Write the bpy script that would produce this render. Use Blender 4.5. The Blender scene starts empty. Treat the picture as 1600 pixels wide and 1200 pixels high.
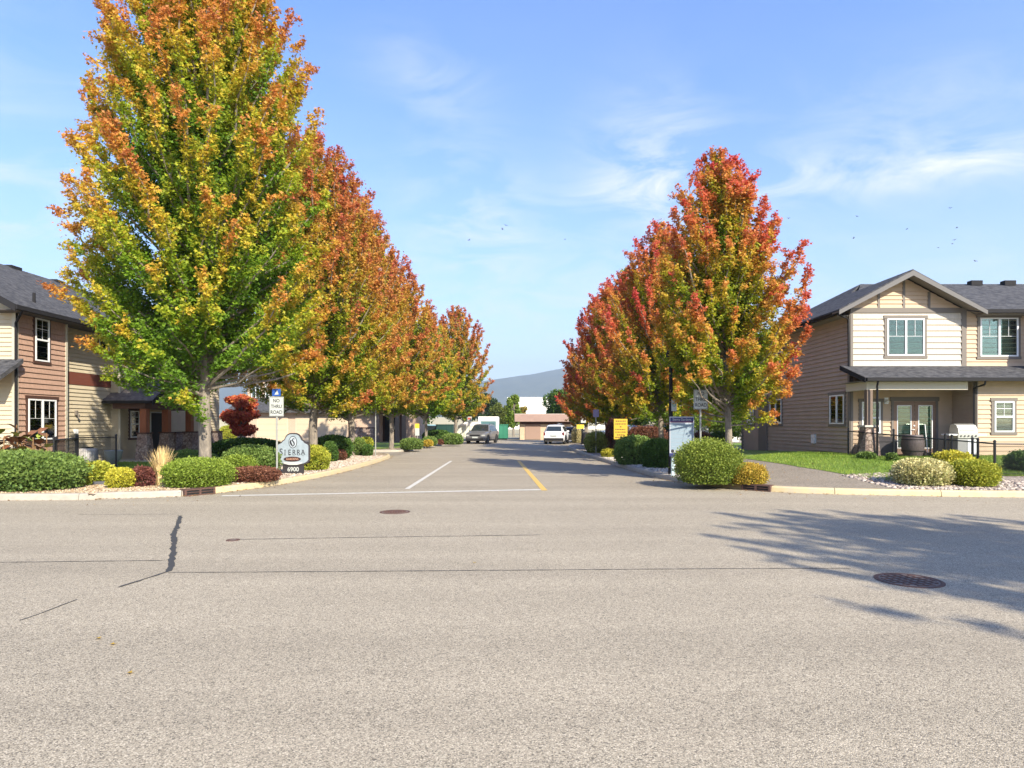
import bpy, bmesh, math, random
import numpy as np
from mathutils import Vector, Matrix

scn = bpy.context.scene
COL = scn.collection
R = math.radians
HAZE = 2.2e-4
HC = 1.75          # eye height
F = 1000.0         # focal length in photo pixels (photo is 1600 wide)

# ------------------------------------------------------------ camera
cam_d = bpy.data.cameras.new('camera')
cam = bpy.data.objects.new('camera', cam_d); COL.objects.link(cam)
cam.location = (0, 0, HC); cam.rotation_euler = (R(90), 0, 0)
cam_d.sensor_width = 36; cam_d.lens = 36 * F / 1600
cam_d.shift_y = 63 / 1600
cam_d.clip_start = .1; cam_d.clip_end = 40000
scn.camera = cam

# ------------------------------------------------------------ light
SUN_A, SUN_E = R(58), R(33.5)     # azimuth measured from +X towards -Y, elevation
sv = Vector((math.cos(SUN_A) * math.cos(SUN_E), -math.sin(SUN_A) * math.cos(SUN_E), math.sin(SUN_E)))
sd = bpy.data.lights.new('sun', 'SUN'); sd.energy = 5.0; sd.angle = R(.53); sd.color = (1, .92, .77)
so = bpy.data.objects.new('sun', sd); COL.objects.link(so)
so.rotation_euler = sv.to_track_quat('Z', 'Y').to_euler()
so.location = (20, -20, 40)

w = bpy.data.worlds.new('World'); scn.world = w; w.use_nodes = True
nt = w.node_tree; nt.nodes.clear()
def N(nt, t, **kw):
    n = nt.nodes.new(t)
    for k, v in kw.items():
        if k.startswith('i_'): n.inputs[k[2:].replace('_', ' ')].default_value = v
        else: setattr(n, k, v)
    return n
out = N(nt, 'ShaderNodeOutputWorld'); bg = N(nt, 'ShaderNodeBackground')
sky = N(nt, 'ShaderNodeTexSky', sky_type='NISHITA', sun_disc=False)
sky.sun_elevation = SUN_E
sky.sun_rotation = math.atan2(sv.x, sv.y)
sky.air_density = 1.0; sky.dust_density = .6; sky.ozone_density = 2.0; sky.altitude = 300
bg.inputs['Strength'].default_value = .13
# thin cirrus, laid out by direction on the sky
tc = N(nt, 'ShaderNodeTexCoord'); sx = N(nt, 'ShaderNodeSeparateXYZ')
nt.links.new(tc.outputs['Generated'], sx.inputs[0])
def M(nt, op, a, b=None, c=None, clamp=False):
    n = nt.nodes.new('ShaderNodeMath'); n.operation = op; n.use_clamp = clamp
    for i, v in enumerate((a, b, c)):
        if v is None: continue
        if isinstance(v, (int, float)): n.inputs[i].default_value = v
        else: nt.links.new(v, n.inputs[i])
    return n.outputs[0]
yy = M(nt, 'MAXIMUM', M(nt, 'ABSOLUTE', sx.outputs[1]), .05)
dx = M(nt, 'DIVIDE', sx.outputs[0], yy); dz = M(nt, 'DIVIDE', sx.outputs[2], yy)
zz = M(nt, 'MAXIMUM', sx.outputs[2], .04)
cx = M(nt, 'DIVIDE', sx.outputs[0], M(nt, 'ADD', zz, .25)); cy = M(nt, 'DIVIDE', sx.outputs[1], M(nt, 'ADD', zz, .25))
cb = N(nt, 'ShaderNodeCombineXYZ'); nt.links.new(cx, cb.inputs[0]); nt.links.new(M(nt, 'MULTIPLY', cy, 1.6), cb.inputs[1])
nz = N(nt, 'ShaderNodeTexNoise', i_Scale=3.3, i_Detail=10.0, i_Roughness=.64, i_Distortion=.8); nt.links.new(cb.outputs[0], nz.inputs['Vector'])
nz2 = N(nt, 'ShaderNodeTexNoise', i_Scale=.8, i_Detail=4.0, i_Roughness=.5, i_Distortion=.4); nt.links.new(cb.outputs[0], nz2.inputs['Vector'])
tot = None
for (bx, bz, rx, rz, a, slope) in [(.22, .40, .10, .11, .85, .1), (.42, .39, .26, .04, .7, .12), (.72, .415, .22, .032, .85, .2), (-.06, .335, .10, .10, .55, -.3),
                            (-.13, .545, .10, .06, .35, -.3), (.60, .50, .2, .07, .25, .1), (.1, .20, 1.3, .10, .35, 0), (-.75, .36, .3, .08, .6, 0), (-1.3, .5, .5, .2, .6, 0), (1.4, .45, .5, .15, .7, 0)]:
    u = M(nt, 'SUBTRACT', dx, bx)
    v = M(nt, 'SUBTRACT', M(nt, 'SUBTRACT', dz, bz), M(nt, 'MULTIPLY', u, slope))
    q = M(nt, 'ADD', M(nt, 'POWER', M(nt, 'DIVIDE', u, rx), 2.0), M(nt, 'POWER', M(nt, 'DIVIDE', v, rz), 2.0))
    g = M(nt, 'MULTIPLY', M(nt, 'POWER', 2.718, M(nt, 'MULTIPLY', q, -1.0)), a)
    tot = g if tot is None else M(nt, 'ADD', tot, g)
mask = M(nt, 'MULTIPLY', M(nt, 'MULTIPLY', M(nt, 'SUBTRACT', nz.outputs[0], .41), 4.2, clamp=True), tot, clamp=True)
mask = M(nt, 'ADD', mask, M(nt, 'MULTIPLY', M(nt, 'SUBTRACT', nz2.outputs[0], .45), .35, clamp=True), clamp=True)
mx = N(nt, 'ShaderNodeMix', data_type='RGBA'); mx.inputs[7].default_value = (4.6, 4.75, 5.1, 1)
# the sky whitens with dust towards the horizon
hz = M(nt, 'POWER', M(nt, 'SUBTRACT', 1.0, M(nt, 'MULTIPLY', zz, 1.0), clamp=True), 3.6)
mh = N(nt, 'ShaderNodeMix', data_type='RGBA'); mh.inputs[7].default_value = (3.2, 3.5, 4.25, 1)
nt.links.new(M(nt, 'MULTIPLY', hz, .85), mh.inputs[0])
hs = N(nt, 'ShaderNodeHueSaturation', i_Hue=.513, i_Saturation=1.28, i_Value=1.5); nt.links.new(sky.outputs[0], hs.inputs['Color'])
nt.links.new(hs.outputs[0], mh.inputs[6])
nt.links.new(M(nt, 'MULTIPLY', mask, .95), mx.inputs[0]); nt.links.new(mh.outputs[2], mx.inputs[6])
nt.links.new(mx.outputs[2], bg.inputs['Color']); nt.links.new(bg.outputs[0], out.inputs['Surface'])

vs = scn.view_settings
vs.view_transform = 'Standard'; vs.look = 'None'; vs.gamma = 1; vs.use_curve_mapping = False
vs.exposure = .88
scn.cycles.max_bounces = 6; scn.cycles.diffuse_bounces = 3; scn.cycles.transparent_max_bounces = 12
scn.cycles.transmission_bounces = 4; scn.cycles.volume_bounces = 0
scn.cycles.use_denoising = True
scn.cycles.sample_clamp_indirect = 6

# ------------------------------------------------------------ terrain and pixel-to-ground help
def ss(t): t = min(1, max(0, t)); return t * t * (3 - 2 * t)
def H(x, y):
    h = .13
    if x > 5.5:
        h += .45 * ss((y - 16.2) / 6.5) * ss((x - 6.2) / 5.5) * (1 - .55 * ss((y - 25) / 11))
    return h
def G(px, py, z=None):
    zz = .13 if z is None else z
    for _ in range(12):
        d = F * (HC - zz) / (py - 663.0); x = (px - 800) * d / F
        if z is not None: break
        zz = .5 * zz + .5 * H(x, d)
    return Vector((x, d, zz))

# ------------------------------------------------------------ materials
MATS = {}
def mat(name, col, rough=.7, noise=0, nscale=4, bump=0, bscale=40, metal=0, spec=None, col2=None, stretch=None, detail=4):
    if name in MATS: return MATS[name]
    m = bpy.data.materials.new(name); m.use_nodes = True; nt = m.node_tree
    p = nt.nodes['Principled BSDF']
    p.inputs['Base Color'].default_value = (*col, 1); p.inputs['Roughness'].default_value = rough; p.inputs['Metallic'].default_value = metal
    if spec is not None: p.inputs['Specular IOR Level'].default_value = spec
    tc = N(nt, 'ShaderNodeTexCoord'); vec = tc.outputs['Object']
    if stretch:
        mp = N(nt, 'ShaderNodeMapping'); mp.inputs['Scale'].default_value = stretch; nt.links.new(vec, mp.inputs[0]); vec = mp.outputs[0]
    if noise or col2:
        nz = N(nt, 'ShaderNodeTexNoise', i_Scale=float(nscale), i_Detail=float(detail), i_Roughness=.6); nt.links.new(vec, nz.inputs['Vector'])
        cr = N(nt, 'ShaderNodeValToRGB')
        c2 = col2 or tuple(c * (1 + noise) for c in col); c1 = col if col2 else tuple(c * (1 - noise) for c in col)
        cr.color_ramp.elements[0].position = .32; cr.color_ramp.elements[1].position = .68
        cr.color_ramp.elements[0].color = (*c1, 1); cr.color_ramp.elements[1].color = (*c2, 1)
        nt.links.new(nz.outputs[0], cr.inputs[0]); nt.links.new(cr.outputs[0], p.inputs['Base Color'])
    if bump:
        nb = N(nt, 'ShaderNodeTexNoise', i_Scale=float(bscale), i_Detail=3.0); nt.links.new(vec, nb.inputs['Vector'])
        b = N(nt, 'ShaderNodeBump', i_Strength=float(bump), i_Distance=.02); nt.links.new(nb.outputs[0], b.inputs['Height']); nt.links.new(b.outputs[0], p.inputs['Normal'])
    MATS[name] = m; return m

def asphalt(name, dark, mid, light, scale, tint, patch=.12):
    m = bpy.data.materials.new(name); m.use_nodes = True; nt = m.node_tree; p = nt.nodes['Principled BSDF']; L = nt.links.new
    p.inputs['Roughness'].default_value = .85; p.inputs['Specular IOR Level'].default_value = .25
    tc = N(nt, 'ShaderNodeTexCoord'); v = tc.outputs['Object']
    vo = N(nt, 'ShaderNodeTexVoronoi', i_Scale=scale, i_Randomness=1.0); L(v, vo.inputs['Vector'])
    sp = N(nt, 'ShaderNodeSeparateColor'); L(vo.outputs['Color'], sp.inputs[0])
    cr = N(nt, 'ShaderNodeValToRGB'); e = cr.color_ramp.elements
    e[0].position = 0; e[0].color = (*dark, 1); e[1].position = 1; e[1].color = (*light, 1)
    x = e.new(.22); x.color = (*[c * .8 for c in mid], 1); x = e.new(.45); x.color = (*mid, 1); x = e.new(.8); x.color = (*[c * 1.15 for c in mid], 1)
    L(sp.outputs[0], cr.inputs[0])
    # dark binder between stones
    mr = N(nt, 'ShaderNodeMapRange'); mr.inputs[1].default_value = .25; mr.inputs[2].default_value = .75; mr.inputs[3].default_value = 1.0; mr.inputs[4].default_value = .66
    L(M(nt, 'MULTIPLY', vo.outputs['Distance'], 1.0), mr.inputs[0])
    nz = N(nt, 'ShaderNodeTexNoise', i_Scale=.35, i_Detail=5.0, i_Roughness=.6); L(v, nz.inputs['Vector'])
    nz3 = N(nt, 'ShaderNodeTexNoise', i_Scale=7.0, i_Detail=5.0, i_Roughness=.7); L(v, nz3.inputs['Vector'])
    mp = N(nt, 'ShaderNodeMapping'); mp.inputs['Scale'].default_value = (.05, 1.1, 1); L(v, mp.inputs[0])
    nz2 = N(nt, 'ShaderNodeTexNoise', i_Scale=1.0, i_Detail=3.0); L(mp.outputs[0], nz2.inputs['Vector'])
    f = M(nt, 'ADD', M(nt, 'MULTIPLY', nz.outputs[0], patch * 2), 1 - patch)
    f = M(nt, 'MULTIPLY', f, M(nt, 'ADD', M(nt, 'MULTIPLY', nz2.outputs[0], .44), .78))
    f = M(nt, 'MULTIPLY', f, M(nt, 'ADD', M(nt, 'MULTIPLY', nz3.outputs[0], .3), .85))
    f = M(nt, 'MULTIPLY', f, mr.outputs[0])
    vm = N(nt, 'ShaderNodeVectorMath', operation='SCALE'); L(cr.outputs[0], vm.inputs[0]); L(f, vm.inputs['Scale'])
    L(vm.outputs[0], p.inputs['Base Color'])
    nz4 = N(nt, 'ShaderNodeTexNoise', i_Scale=.9, i_Detail=7.0, i_Roughness=.75, i_Distortion=.6); L(v, nz4.inputs['Vector'])
    st_ = M(nt, 'MULTIPLY', M(nt, 'SUBTRACT', nz4.outputs[0], .62, clamp=True), 2.2)
    f = M(nt, 'SUBTRACT', 1.0, st_, clamp=True) if False else f
    vm2 = N(nt, 'ShaderNodeVectorMath', operation='SCALE'); L(vm.outputs[0], vm2.inputs[0]); L(M(nt, 'SUBTRACT', 1.0, st_, clamp=True), vm2.inputs['Scale']); L(vm2.outputs[0], p.inputs['Base Color'])
    b = N(nt, 'ShaderNodeBump', i_Strength=.5, i_Distance=.006); L(vo.outputs['Distance'], b.inputs['Height']); b.invert = True; L(b.outputs[0], p.inputs['Normal'])
    return m

def stones_mat(name, cols, scale, bump=.6, dark=.35):
    m = bpy.data.materials.new(name); m.use_nodes = True; nt = m.node_tree; p = nt.nodes['Principled BSDF']; L = nt.links.new
    p.inputs['Roughness'].default_value = .85
    tc = N(nt, 'ShaderNodeTexCoord'); v = tc.outputs['Object']
    vo = N(nt, 'ShaderNodeTexVoronoi', i_Scale=scale); L(v, vo.inputs['Vector'])
    sp = N(nt, 'ShaderNodeSeparateColor'); L(vo.outputs['Color'], sp.inputs[0])
    cr = N(nt, 'ShaderNodeValToRGB'); cr.color_ramp.interpolation = 'LINEAR'; e = cr.color_ramp.elements
    e[0].color = (*cols[0], 1); e[1].color = (*cols[-1], 1)
    for i, c in enumerate(cols[1:-1]): x = e.new((i + 1) / (len(cols) - 1)); x.color = (*c, 1)
    L(sp.outputs[0], cr.inputs[0])
    ve = N(nt, 'ShaderNodeTexVoronoi', feature='DISTANCE_TO_EDGE', i_Scale=scale); L(v, ve.inputs['Vector'])
    mr = N(nt, 'ShaderNodeMapRange'); mr.inputs[1].default_value = 0; mr.inputs[2].default_value = .09; mr.inputs[3].default_value = dark; mr.inputs[4].default_value = 1
    L(ve.outputs['Distance'], mr.inputs[0])
    vm = N(nt, 'ShaderNodeVectorMath', operation='SCALE'); L(cr.outputs[0], vm.inputs[0]); L(mr.outputs[0], vm.inputs['Scale']); L(vm.outputs[0], p.inputs['Base Color'])
    b = N(nt, 'ShaderNodeBump', i_Strength=bump, i_Distance=.03); L(mr.outputs[0], b.inputs['Height']); L(b.outputs[0], p.inputs['Normal'])
    return m

def leaf_mat(name, trans=.42, rough=.55):
    m = bpy.data.materials.new(name); m.use_nodes = True; nt = m.node_tree; nt.nodes.clear(); L = nt.links.new
    o = N(nt, 'ShaderNodeOutputMaterial'); a = N(nt, 'ShaderNodeAttribute', attribute_name='Col')
    p = N(nt, 'ShaderNodeBsdfPrincipled'); p.inputs['Roughness'].default_value = rough; p.inputs['Specular IOR Level'].default_value = .3
    t = N(nt, 'ShaderNodeBsdfTranslucent'); mx = N(nt, 'ShaderNodeMixShader'); mx.inputs[0].default_value = trans
    L(a.outputs['Color'], p.inputs['Base Color'])
    g = N(nt, 'ShaderNodeVectorMath', operation='SCALE'); g.inputs['Scale'].default_value = 1.15; L(a.outputs['Color'], g.inputs[0]); L(g.outputs[0], t.inputs['Color'])
    L(p.outputs[0], mx.inputs[1]); L(t.outputs[0], mx.inputs[2]); L(mx.outputs[0], o.inputs['Surface'])
    return m

def glass_mat(name, tint=(.75, .85, .82), refl=1.0):
    m = bpy.data.materials.new(name); m.use_nodes = True; nt = m.node_tree; nt.nodes.clear(); L = nt.links.new
    o = N(nt, 'ShaderNodeOutputMaterial'); t = N(nt, 'ShaderNodeBsdfTransparent'); t.inputs[0].default_value = (*tint, 1)
    g = N(nt, 'ShaderNodeBsdfGlossy'); g.inputs['Roughness'].default_value = .03
    fr = N(nt, 'ShaderNodeFresnel', i_IOR=1.6); mx = N(nt, 'ShaderNodeMixShader')
    L(M(nt, 'MULTIPLY', fr.outputs[0], 1.6 * refl, clamp=True), mx.inputs[0]); L(t.outputs[0], mx.inputs[1]); L(g.outputs[0], mx.inputs[2]); L(mx.outputs[0], o.inputs['Surface'])
    return m

m_road = asphalt('street_asphalt', (.15, .13, .10), (.42, .357, .26), (.64, .55, .41), 120.0, 1)
m_side = asphalt('side_road_asphalt', (.15, .13, .10), (.40, .34, .25), (.58, .50, .38), 105.0, 1, .16)
m_path = asphalt('path_asphalt', (.12, .10, .08), (.32, .27, .20), (.5, .43, .36), 75.0, 1, .14)
m_white = mat('white_paint', (.66, .64, .58), .6, col2=(.46, .42, .35), nscale=9, detail=12)
m_yellow = mat('yellow_paint', (.70, .42, .03), .6, col2=(.52, .36, .12), nscale=9, detail=12)
m_kerb = mat('kerb_concrete', (.37, .325, .26), .85, noise=.12, nscale=5, bump=.3)
m_kerby = mat('kerb_faded_yellow', (.55, .43, .22), .8, col2=(.46, .39, .27), nscale=3, bump=.3, detail=8)
m_kerbo = mat('kerb_worn_yellow', (.42, .27, .09), .8, col2=(.25, .19, .12), nscale=6, bump=.3, detail=8)
m_rust = mat('rusty_iron', (.13, .06, .04), .8, col2=(.06, .035, .03), nscale=30, bump=.4)
m_black = mat('black_void', (.01, .01, .01), .9)
m_bark = mat('grey_bark', (.30, .25, .19), .9, col2=(.13, .11, .09), nscale=9, bump=.9, bscale=30, stretch=(1, 1, .35))
m_leaf = leaf_mat('maple_leaf'); m_shr = leaf_mat('shrub_leaf', .22, .6)
m_shing = mat('roof_shingle', (.030, .031, .036), .95, col2=(.115, .112, .112), nscale=5, bump=.6, bscale=20, stretch=(1, 1, 2.5), detail=12, spec=.15)
m_shing2 = mat('roof_shingle_brown', (.09, .078, .068), .9, col2=(.20, .17, .15), nscale=6, bump=.5, bscale=30)
m_gutter = mat('dark_gutter', (.020, .019, .020), .75, spec=.2)
m_trim = mat('taupe_trim', (.17, .145, .12), .7)
m_trimd = mat('dark_green_trim', (.10, .105, .08), .7)
m_brown = mat('brown_trim', (.075, .033, .02), .7)
m_vinyl = mat('white_vinyl', (.80, .80, .78), .4)
m_blind = mat('window_blind', (.60, .60, .50), .7)
m_dark = mat('dark_interior', (.02, .022, .025), .8)
m_glass = glass_mat('window_glass'); m_glassg = glass_mat('green_tinted_glass', (.68, .84, .77))
m_side_r = mat('beige_siding', (.52, .385, .255), .75, noise=.05, nscale=3)
m_side_w = mat('tan_side_siding', (.40, .31, .235), .75, noise=.06, nscale=2)
m_shake = mat('cream_shake', (.52, .46, .37), .8, noise=.10, nscale=22, stretch=(1.2, 1, .25), bump=.4, bscale=30)
m_lside = mat('khaki_siding', (.52, .44, .30), .75, noise=.05, nscale=3)
m_lshake = mat('terracotta_shake', (.41, .255, .18), .8, noise=.13, nscale=20, stretch=(1, 1.2, .25), bump=.4, bscale=30)
m_red = mat('red_brown_band', (.16, .045, .025), .75)
m_stone = stones_mat('ledge_stone', [(.16, .10, .08), (.34, .24, .19), (.42, .33, .27), (.24, .16, .13)], 9.0, .8)
m_post = mat('stained_wood_post', (.26, .08, .03), .6, noise=.2, nscale=6, stretch=(3, 3, .5))
m_conc = mat('concrete', (.50, .45, .38), .85, noise=.08, nscale=6)
m_fence = mat('black_fence_coating', (.015, .015, .016), .4)
m_steel = mat('galvanised_post', (.34, .34, .31), .5, metal=.3, noise=.1, nscale=8)
m_signw = mat('sign_white', (.46, .48, .45), .5)
m_ink = mat('sign_ink', (.02, .02, .025), .5)
m_tyre = mat('tyre_rubber', (.02, .02, .02), .85)
m_rim = mat('wheel_alloy', (.22, .22, .23), .35, metal=.8)
m_cglass = mat('car_glass', (.02, .028, .03), .06, spec=.8)

# ------------------------------------------------------------ mesh builder
ORG = {}
def new_obj(name, data, parent=None):
    o = bpy.data.objects.new(name, data); COL.objects.link(o)
    if parent is not None: o.parent = parent; ORG[o.name] = ORG.get(parent.name, (0, 0, 0))
    else: ORG[o.name] = (0, 0, 0)
    return o
def tag(o, label=None, cat=None, group=None, kind=None):
    if label: o['label'] = label
    if cat: o['category'] = cat
    if group: o['group'] = group
    if kind: o['kind'] = kind
    return o
def thing(name, label, cat, loc=(0, 0, 0), rz=0, group=None, local=False):
    o = bpy.data.objects.new(name, None); COL.objects.link(o); o.location = loc; o.rotation_euler = (0, 0, rz)
    o.empty_display_size = .3
    ORG[o.name] = (0, 0, 0) if local else tuple(loc)
    return tag(o, label, cat, group)
class Basis:
    def __init__(s, o, u, n): s.o = Vector(o); s.u = Vector(u); s.n = Vector(n)
    def p(s, u, n, z): return s.o + s.u * u + s.n * n + Vector((0, 0, z))
WORLD = Basis((0, 0, 0), (1, 0, 0), (0, 1, 0))
class MB:
    def __init__(s): s.v = []; s.f = []
    def add(s, vs, fs):
        k = len(s.v); s.v += [tuple(q) for q in vs]; s.f += [tuple(i + k for i in f) for f in fs]; return s
    def hexa(s, P): return s.add(P, [(0, 3, 2, 1), (4, 5, 6, 7), (0, 1, 5, 4), (1, 2, 6, 5), (2, 3, 7, 6), (3, 0, 4, 7)])
    def box(s, x0, x1, y0, y1, z0, z1, B=WORLD):
        return s.hexa([B.p(x0, y0, z0), B.p(x1, y0, z0), B.p(x1, y1, z0), B.p(x0, y1, z0), B.p(x0, y0, z1), B.p(x1, y0, z1), B.p(x1, y1, z1), B.p(x0, y1, z1)])
    def poly(s, P): return s.add(P, [tuple(range(len(P)))])
    def prism(s, P, d):
        P = [Vector(q) for q in P]; n = len(P); d = Vector(d)
        return s.add(P + [q + d for q in P], [tuple(range(n))[::-1], tuple(range(n, 2 * n))] + [(i, (i + 1) % n, n + (i + 1) % n, n + i) for i in range(n)])
    def tube(s, pts, rad, seg=8, cap=True):
        pts = [Vector(p) for p in pts]; n = len(pts)
        if not hasattr(rad, '__len__'): rad = [rad] * n
        rings = []; ref = None
        for i, p in enumerate(pts):
            t = (pts[min(i + 1, n - 1)] - pts[max(i - 1, 0)]).normalized()
            if ref is None: ref = Vector((1, 0, 0)) if abs(t.x) < .8 else Vector((0, 1, 0))
            a = (ref - t * ref.dot(t)).normalized(); b = t.cross(a); ref = a
            rings.append([p + (a * math.cos(k * 2 * math.pi / seg) + b * math.sin(k * 2 * math.pi / seg)) * rad[i] for k in range(seg)])
        vs = [q for r in rings for q in r]; fs = []
        for i in range(n - 1):
            for k in range(seg): fs.append((i * seg + k, i * seg + (k + 1) % seg, (i + 1) * seg + (k + 1) % seg, (i + 1) * seg + k))
        if cap: fs += [tuple(range(seg))[::-1], tuple((n - 1) * seg + k for k in range(seg))]
        return s.add(vs, fs)
    def lathe(s, prof, c=(0, 0, 0), seg=16, sx=1, sy=1):
        vs = [(c[0] + r * sx * math.cos(k * 2 * math.pi / seg), c[1] + r * sy * math.sin(k * 2 * math.pi / seg), c[2] + z) for r, z in prof for k in range(seg)]
        n = len(prof); fs = [(i * seg + k, i * seg + (k + 1) % seg, (i + 1) * seg + (k + 1) % seg, (i + 1) * seg + k) for i in range(n - 1) for k in range(seg)]
        fs += [tuple(range(seg))[::-1], tuple((n - 1) * seg + k for k in range(seg))]
        return s.add(vs, fs)
    def build(s, name, m, parent=None, smooth=False, bevel=0, recalc=True):
        o0 = ORG.get(parent.name, (0, 0, 0)) if parent is not None else (0, 0, 0)
        me = bpy.data.meshes.new(name)
        me.from_pydata([(a - o0[0], b - o0[1], c - o0[2]) for a, b, c in s.v], [], s.f)
        if recalc or bevel:
            bm = bmesh.new(); bm.from_mesh(me)
            bmesh.ops.recalc_face_normals(bm, faces=bm.faces)
            if bevel: bmesh.ops.bevel(bm, geom=[e for e in bm.edges if len(e.link_faces) == 2 and e.calc_face_angle(0) > .5], offset=bevel, segments=1, affect='EDGES')
            bm.to_mesh(me); bm.free()
        me.materials.append(m)
        if smooth:
            me.polygons.foreach_set('use_smooth', [True] * len(me.polygons))
            try: me.set_sharp_from_angle(angle=R(40))
            except Exception: pass
        return new_obj(name, me, parent)
def text(name, body, size, B, u, z, m, parent, n=.004, align='CENTER', sx=1, bold=0):
    c = bpy.data.curves.new(name, 'FONT'); c.body = body; c.size = size; c.align_x = align; c.align_y = 'CENTER'; c.extrude = .0015; c.offset = bold
    o = bpy.data.objects.new('tmp', c); COL.objects.link(o)
    me = bpy.data.meshes.new_from_object(o.evaluated_get(bpy.context.evaluated_depsgraph_get()))
    COL.objects.unlink(o); bpy.data.objects.remove(o)
    me.name = name; me.materials.clear(); me.materials.append(m)
    o0 = Vector(ORG.get(parent.name, (0, 0, 0)))
    for v in me.vertices: v.co = B.p(u + v.co.x * sx, n + v.co.z, z + v.co.y) - o0
    return new_obj(name, me, parent)

def catmull(P, k=8):
    P = [Vector(p) for p in P]; o = []
    for i in range(len(P) - 1):
        a, b, c, d = P[max(i - 1, 0)], P[i], P[i + 1], P[min(i + 2, len(P) - 1)]
        for j in range(k):
            t = j / k; o.append(.5 * ((2 * b) + (c - a) * t + (2 * a - 5 * b + 4 * c - d) * t * t + (3 * b - a - 3 * c + d) * t ** 3))
    return o + [P[-1]]

def drape(name, poly, m, off, step=1.0, kind='structure', parent=None):
    bm = bmesh.new(); vs = [bm.verts.new((p[0], p[1], 0)) for p in poly]
    f = bm.faces.new(vs); bmesh.ops.triangulate(bm, faces=[f])
    xs = [p[0] for p in poly]; ys = [p[1] for p in poly]
    for ax, lo, hi in ((0, min(xs), max(xs)), (1, min(ys), max(ys))):
        c = math.ceil(lo / step) * step
        while c < hi and c < 70:
            if not (ax == 0 and c < 4):
                co = (c, 0, 0) if ax == 0 else (0, c, 0); no = (1, 0, 0) if ax == 0 else (0, 1, 0)
                bmesh.ops.bisect_plane(bm, geom=bm.verts[:] + bm.edges[:] + bm.faces[:], plane_co=co, plane_no=no)
            c += step
    for v in bm.verts: v.co.z = H(v.co.x, v.co.y) + off
    bmesh.ops.recalc_face_normals(bm, faces=bm.faces)
    if sum(f.normal.z * f.calc_area() for f in bm.faces) < 0: bmesh.ops.reverse_faces(bm, faces=bm.faces)
    me = bpy.data.meshes.new(name); bm.to_mesh(me); bm.free(); me.materials.append(m)
    o = new_obj(name, me, parent)
    if kind: o['kind'] = kind
    return o
# ============================================================ SETTING
def H(x, y):
    h = .13
    if x > 5.5:
        h += .47 * ss((y - 15.0) / 7.0) * ss((x - 6.6) / 5.0) * (1 - .55 * ss((y - 25) / 11))
    return h

m_dry = mat('dry_ground', (.30, .25, .15), .95, col2=(.42, .36, .22), nscale=.6, detail=8)
g = MB().add([(-9000, -9000, -.03), (9000, -9000, -.03), (9000, 9000, -.03), (-9000, 9000, -.03)], [(0, 1, 2, 3)]).build('ground', m_dry); g['kind'] = 'structure'
g = MB().add([(-150, -30, 0), (150, -30, 0), (150, 17.2, 0), (-150, 17.2, 0)], [(0, 1, 2, 3)]).build('road', m_road); g['kind'] = 'structure'
g = MB().add([(-40, 17.2, 0), (60, 17.2, 0), (60, 88, 0), (-40, 88, 0)], [(0, 1, 2, 3)]).build('side_road', m_side); g['kind'] = 'structure'

# kerb lines (bottom of the face, island on the left hand when walking along them reversed)
KL = catmull([(-70, 13.6), (-30, 14.1), (-11.7, 14.7), (-9.6, 15.0), (-8.0, 15.55), (-7.4, 16.5), (-6.75, 18.4), (-6.3, 21.5), (-6.15, 25), (-6.15, 29.5), (-6.5, 34.2), (-7.6, 36.2), (-10, 37)], 8)
KR = catmull([(80, 14.6), (30, 15.0), (14, 15.25), (9.5, 15.7), (7.4, 16.25), (6.2, 17.1), (5.35, 18.6), (4.85, 20.4), (4.6, 23), (4.35, 28), (4.05, 36), (4.1, 46), (4.6, 50.2), (6.5, 51.6), (14, 51.8)], 8)
KL2 = catmull([(-14, 40.2), (-8, 40.0), (-6.7, 41.5), (-6.5, 46), (-6.2, 51), (-5.3, 54.5), (-4.9, 58), (-5.6, 63), (-7.5, 64)], 6)
KR2 = catmull([(13, 57.2), (7.2, 57.2), (5.9, 58.3), (5.8, 62), (6.4, 67), (8, 68)], 5)
def kerb(pts, side, m, name='kerb'):
    P0 = [Vector((p[0], p[1], 0)) for p in pts]; cl = [0]
    for a, b in zip(P0[:-1], P0[1:]): cl.append(cl[-1] + (b - a).length)
    T_ = cl[-1]; vs = []; fs = []
    def at_(s):
        s = min(max(s, 0), T_); return Vector((np.interp(s, cl, [p.x for p in P0]), np.interp(s, cl, [p.y for p in P0]), 0))
    prof = [(0, 0), (.02, .11), (.05, .145), (.17, .15), (.17, .0)]
    k = len(prof); s = 0
    while s < T_ - .05:
        e = min(s + 2.4, T_) - (.014 if s + 2.4 < T_ else 0); m_ = max(2, int((e - s) / .22)); b0 = len(vs)
        for i in range(m_ + 1):
            q = s + (e - s) * i / m_; p = at_(q); t = (at_(q + .15) - at_(q - .15)).normalized(); nn = Vector((-t.y, t.x, 0)) * side
            vs += [p + nn * a + Vector((0, 0, b)) for a, b in prof]
        for i in range(m_):
            for j in range(k - 1): fs.append((b0 + i * k + j, b0 + i * k + j + 1, b0 + (i + 1) * k + j + 1, b0 + (i + 1) * k + j))
        fs += [tuple(b0 + j for j in range(k)), tuple(b0 + m_ * k + j for j in range(k))[::-1]]
        s += 2.4
    o = MB().add(vs, fs).build(name, m); o['kind'] = 'structure'; return o
def cut(K, f): return [p for p in K if f(p)]
iL = next(i for i, p in enumerate(KL) if p.x > -7.75)
kerb(KL[:iL + 1], 1, m_kerb); kerb(KL[iL:], 1, m_kerby)
i1 = next(i for i, p in enumerate(KR) if p.x < 6.6); i2 = next(i for i, p in enumerate(KR) if p.x < 5.2 and i > i1)
kerb(KR[:i1 + 1], -1, m_kerby); kerb(KR[i1:i2 + 1], -1, m_kerbo); kerb(KR[i2:], -1, m_kerb)
kerb(KL2, 1, m_kerb); kerb(KR2, -1, m_kerb)
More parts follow.
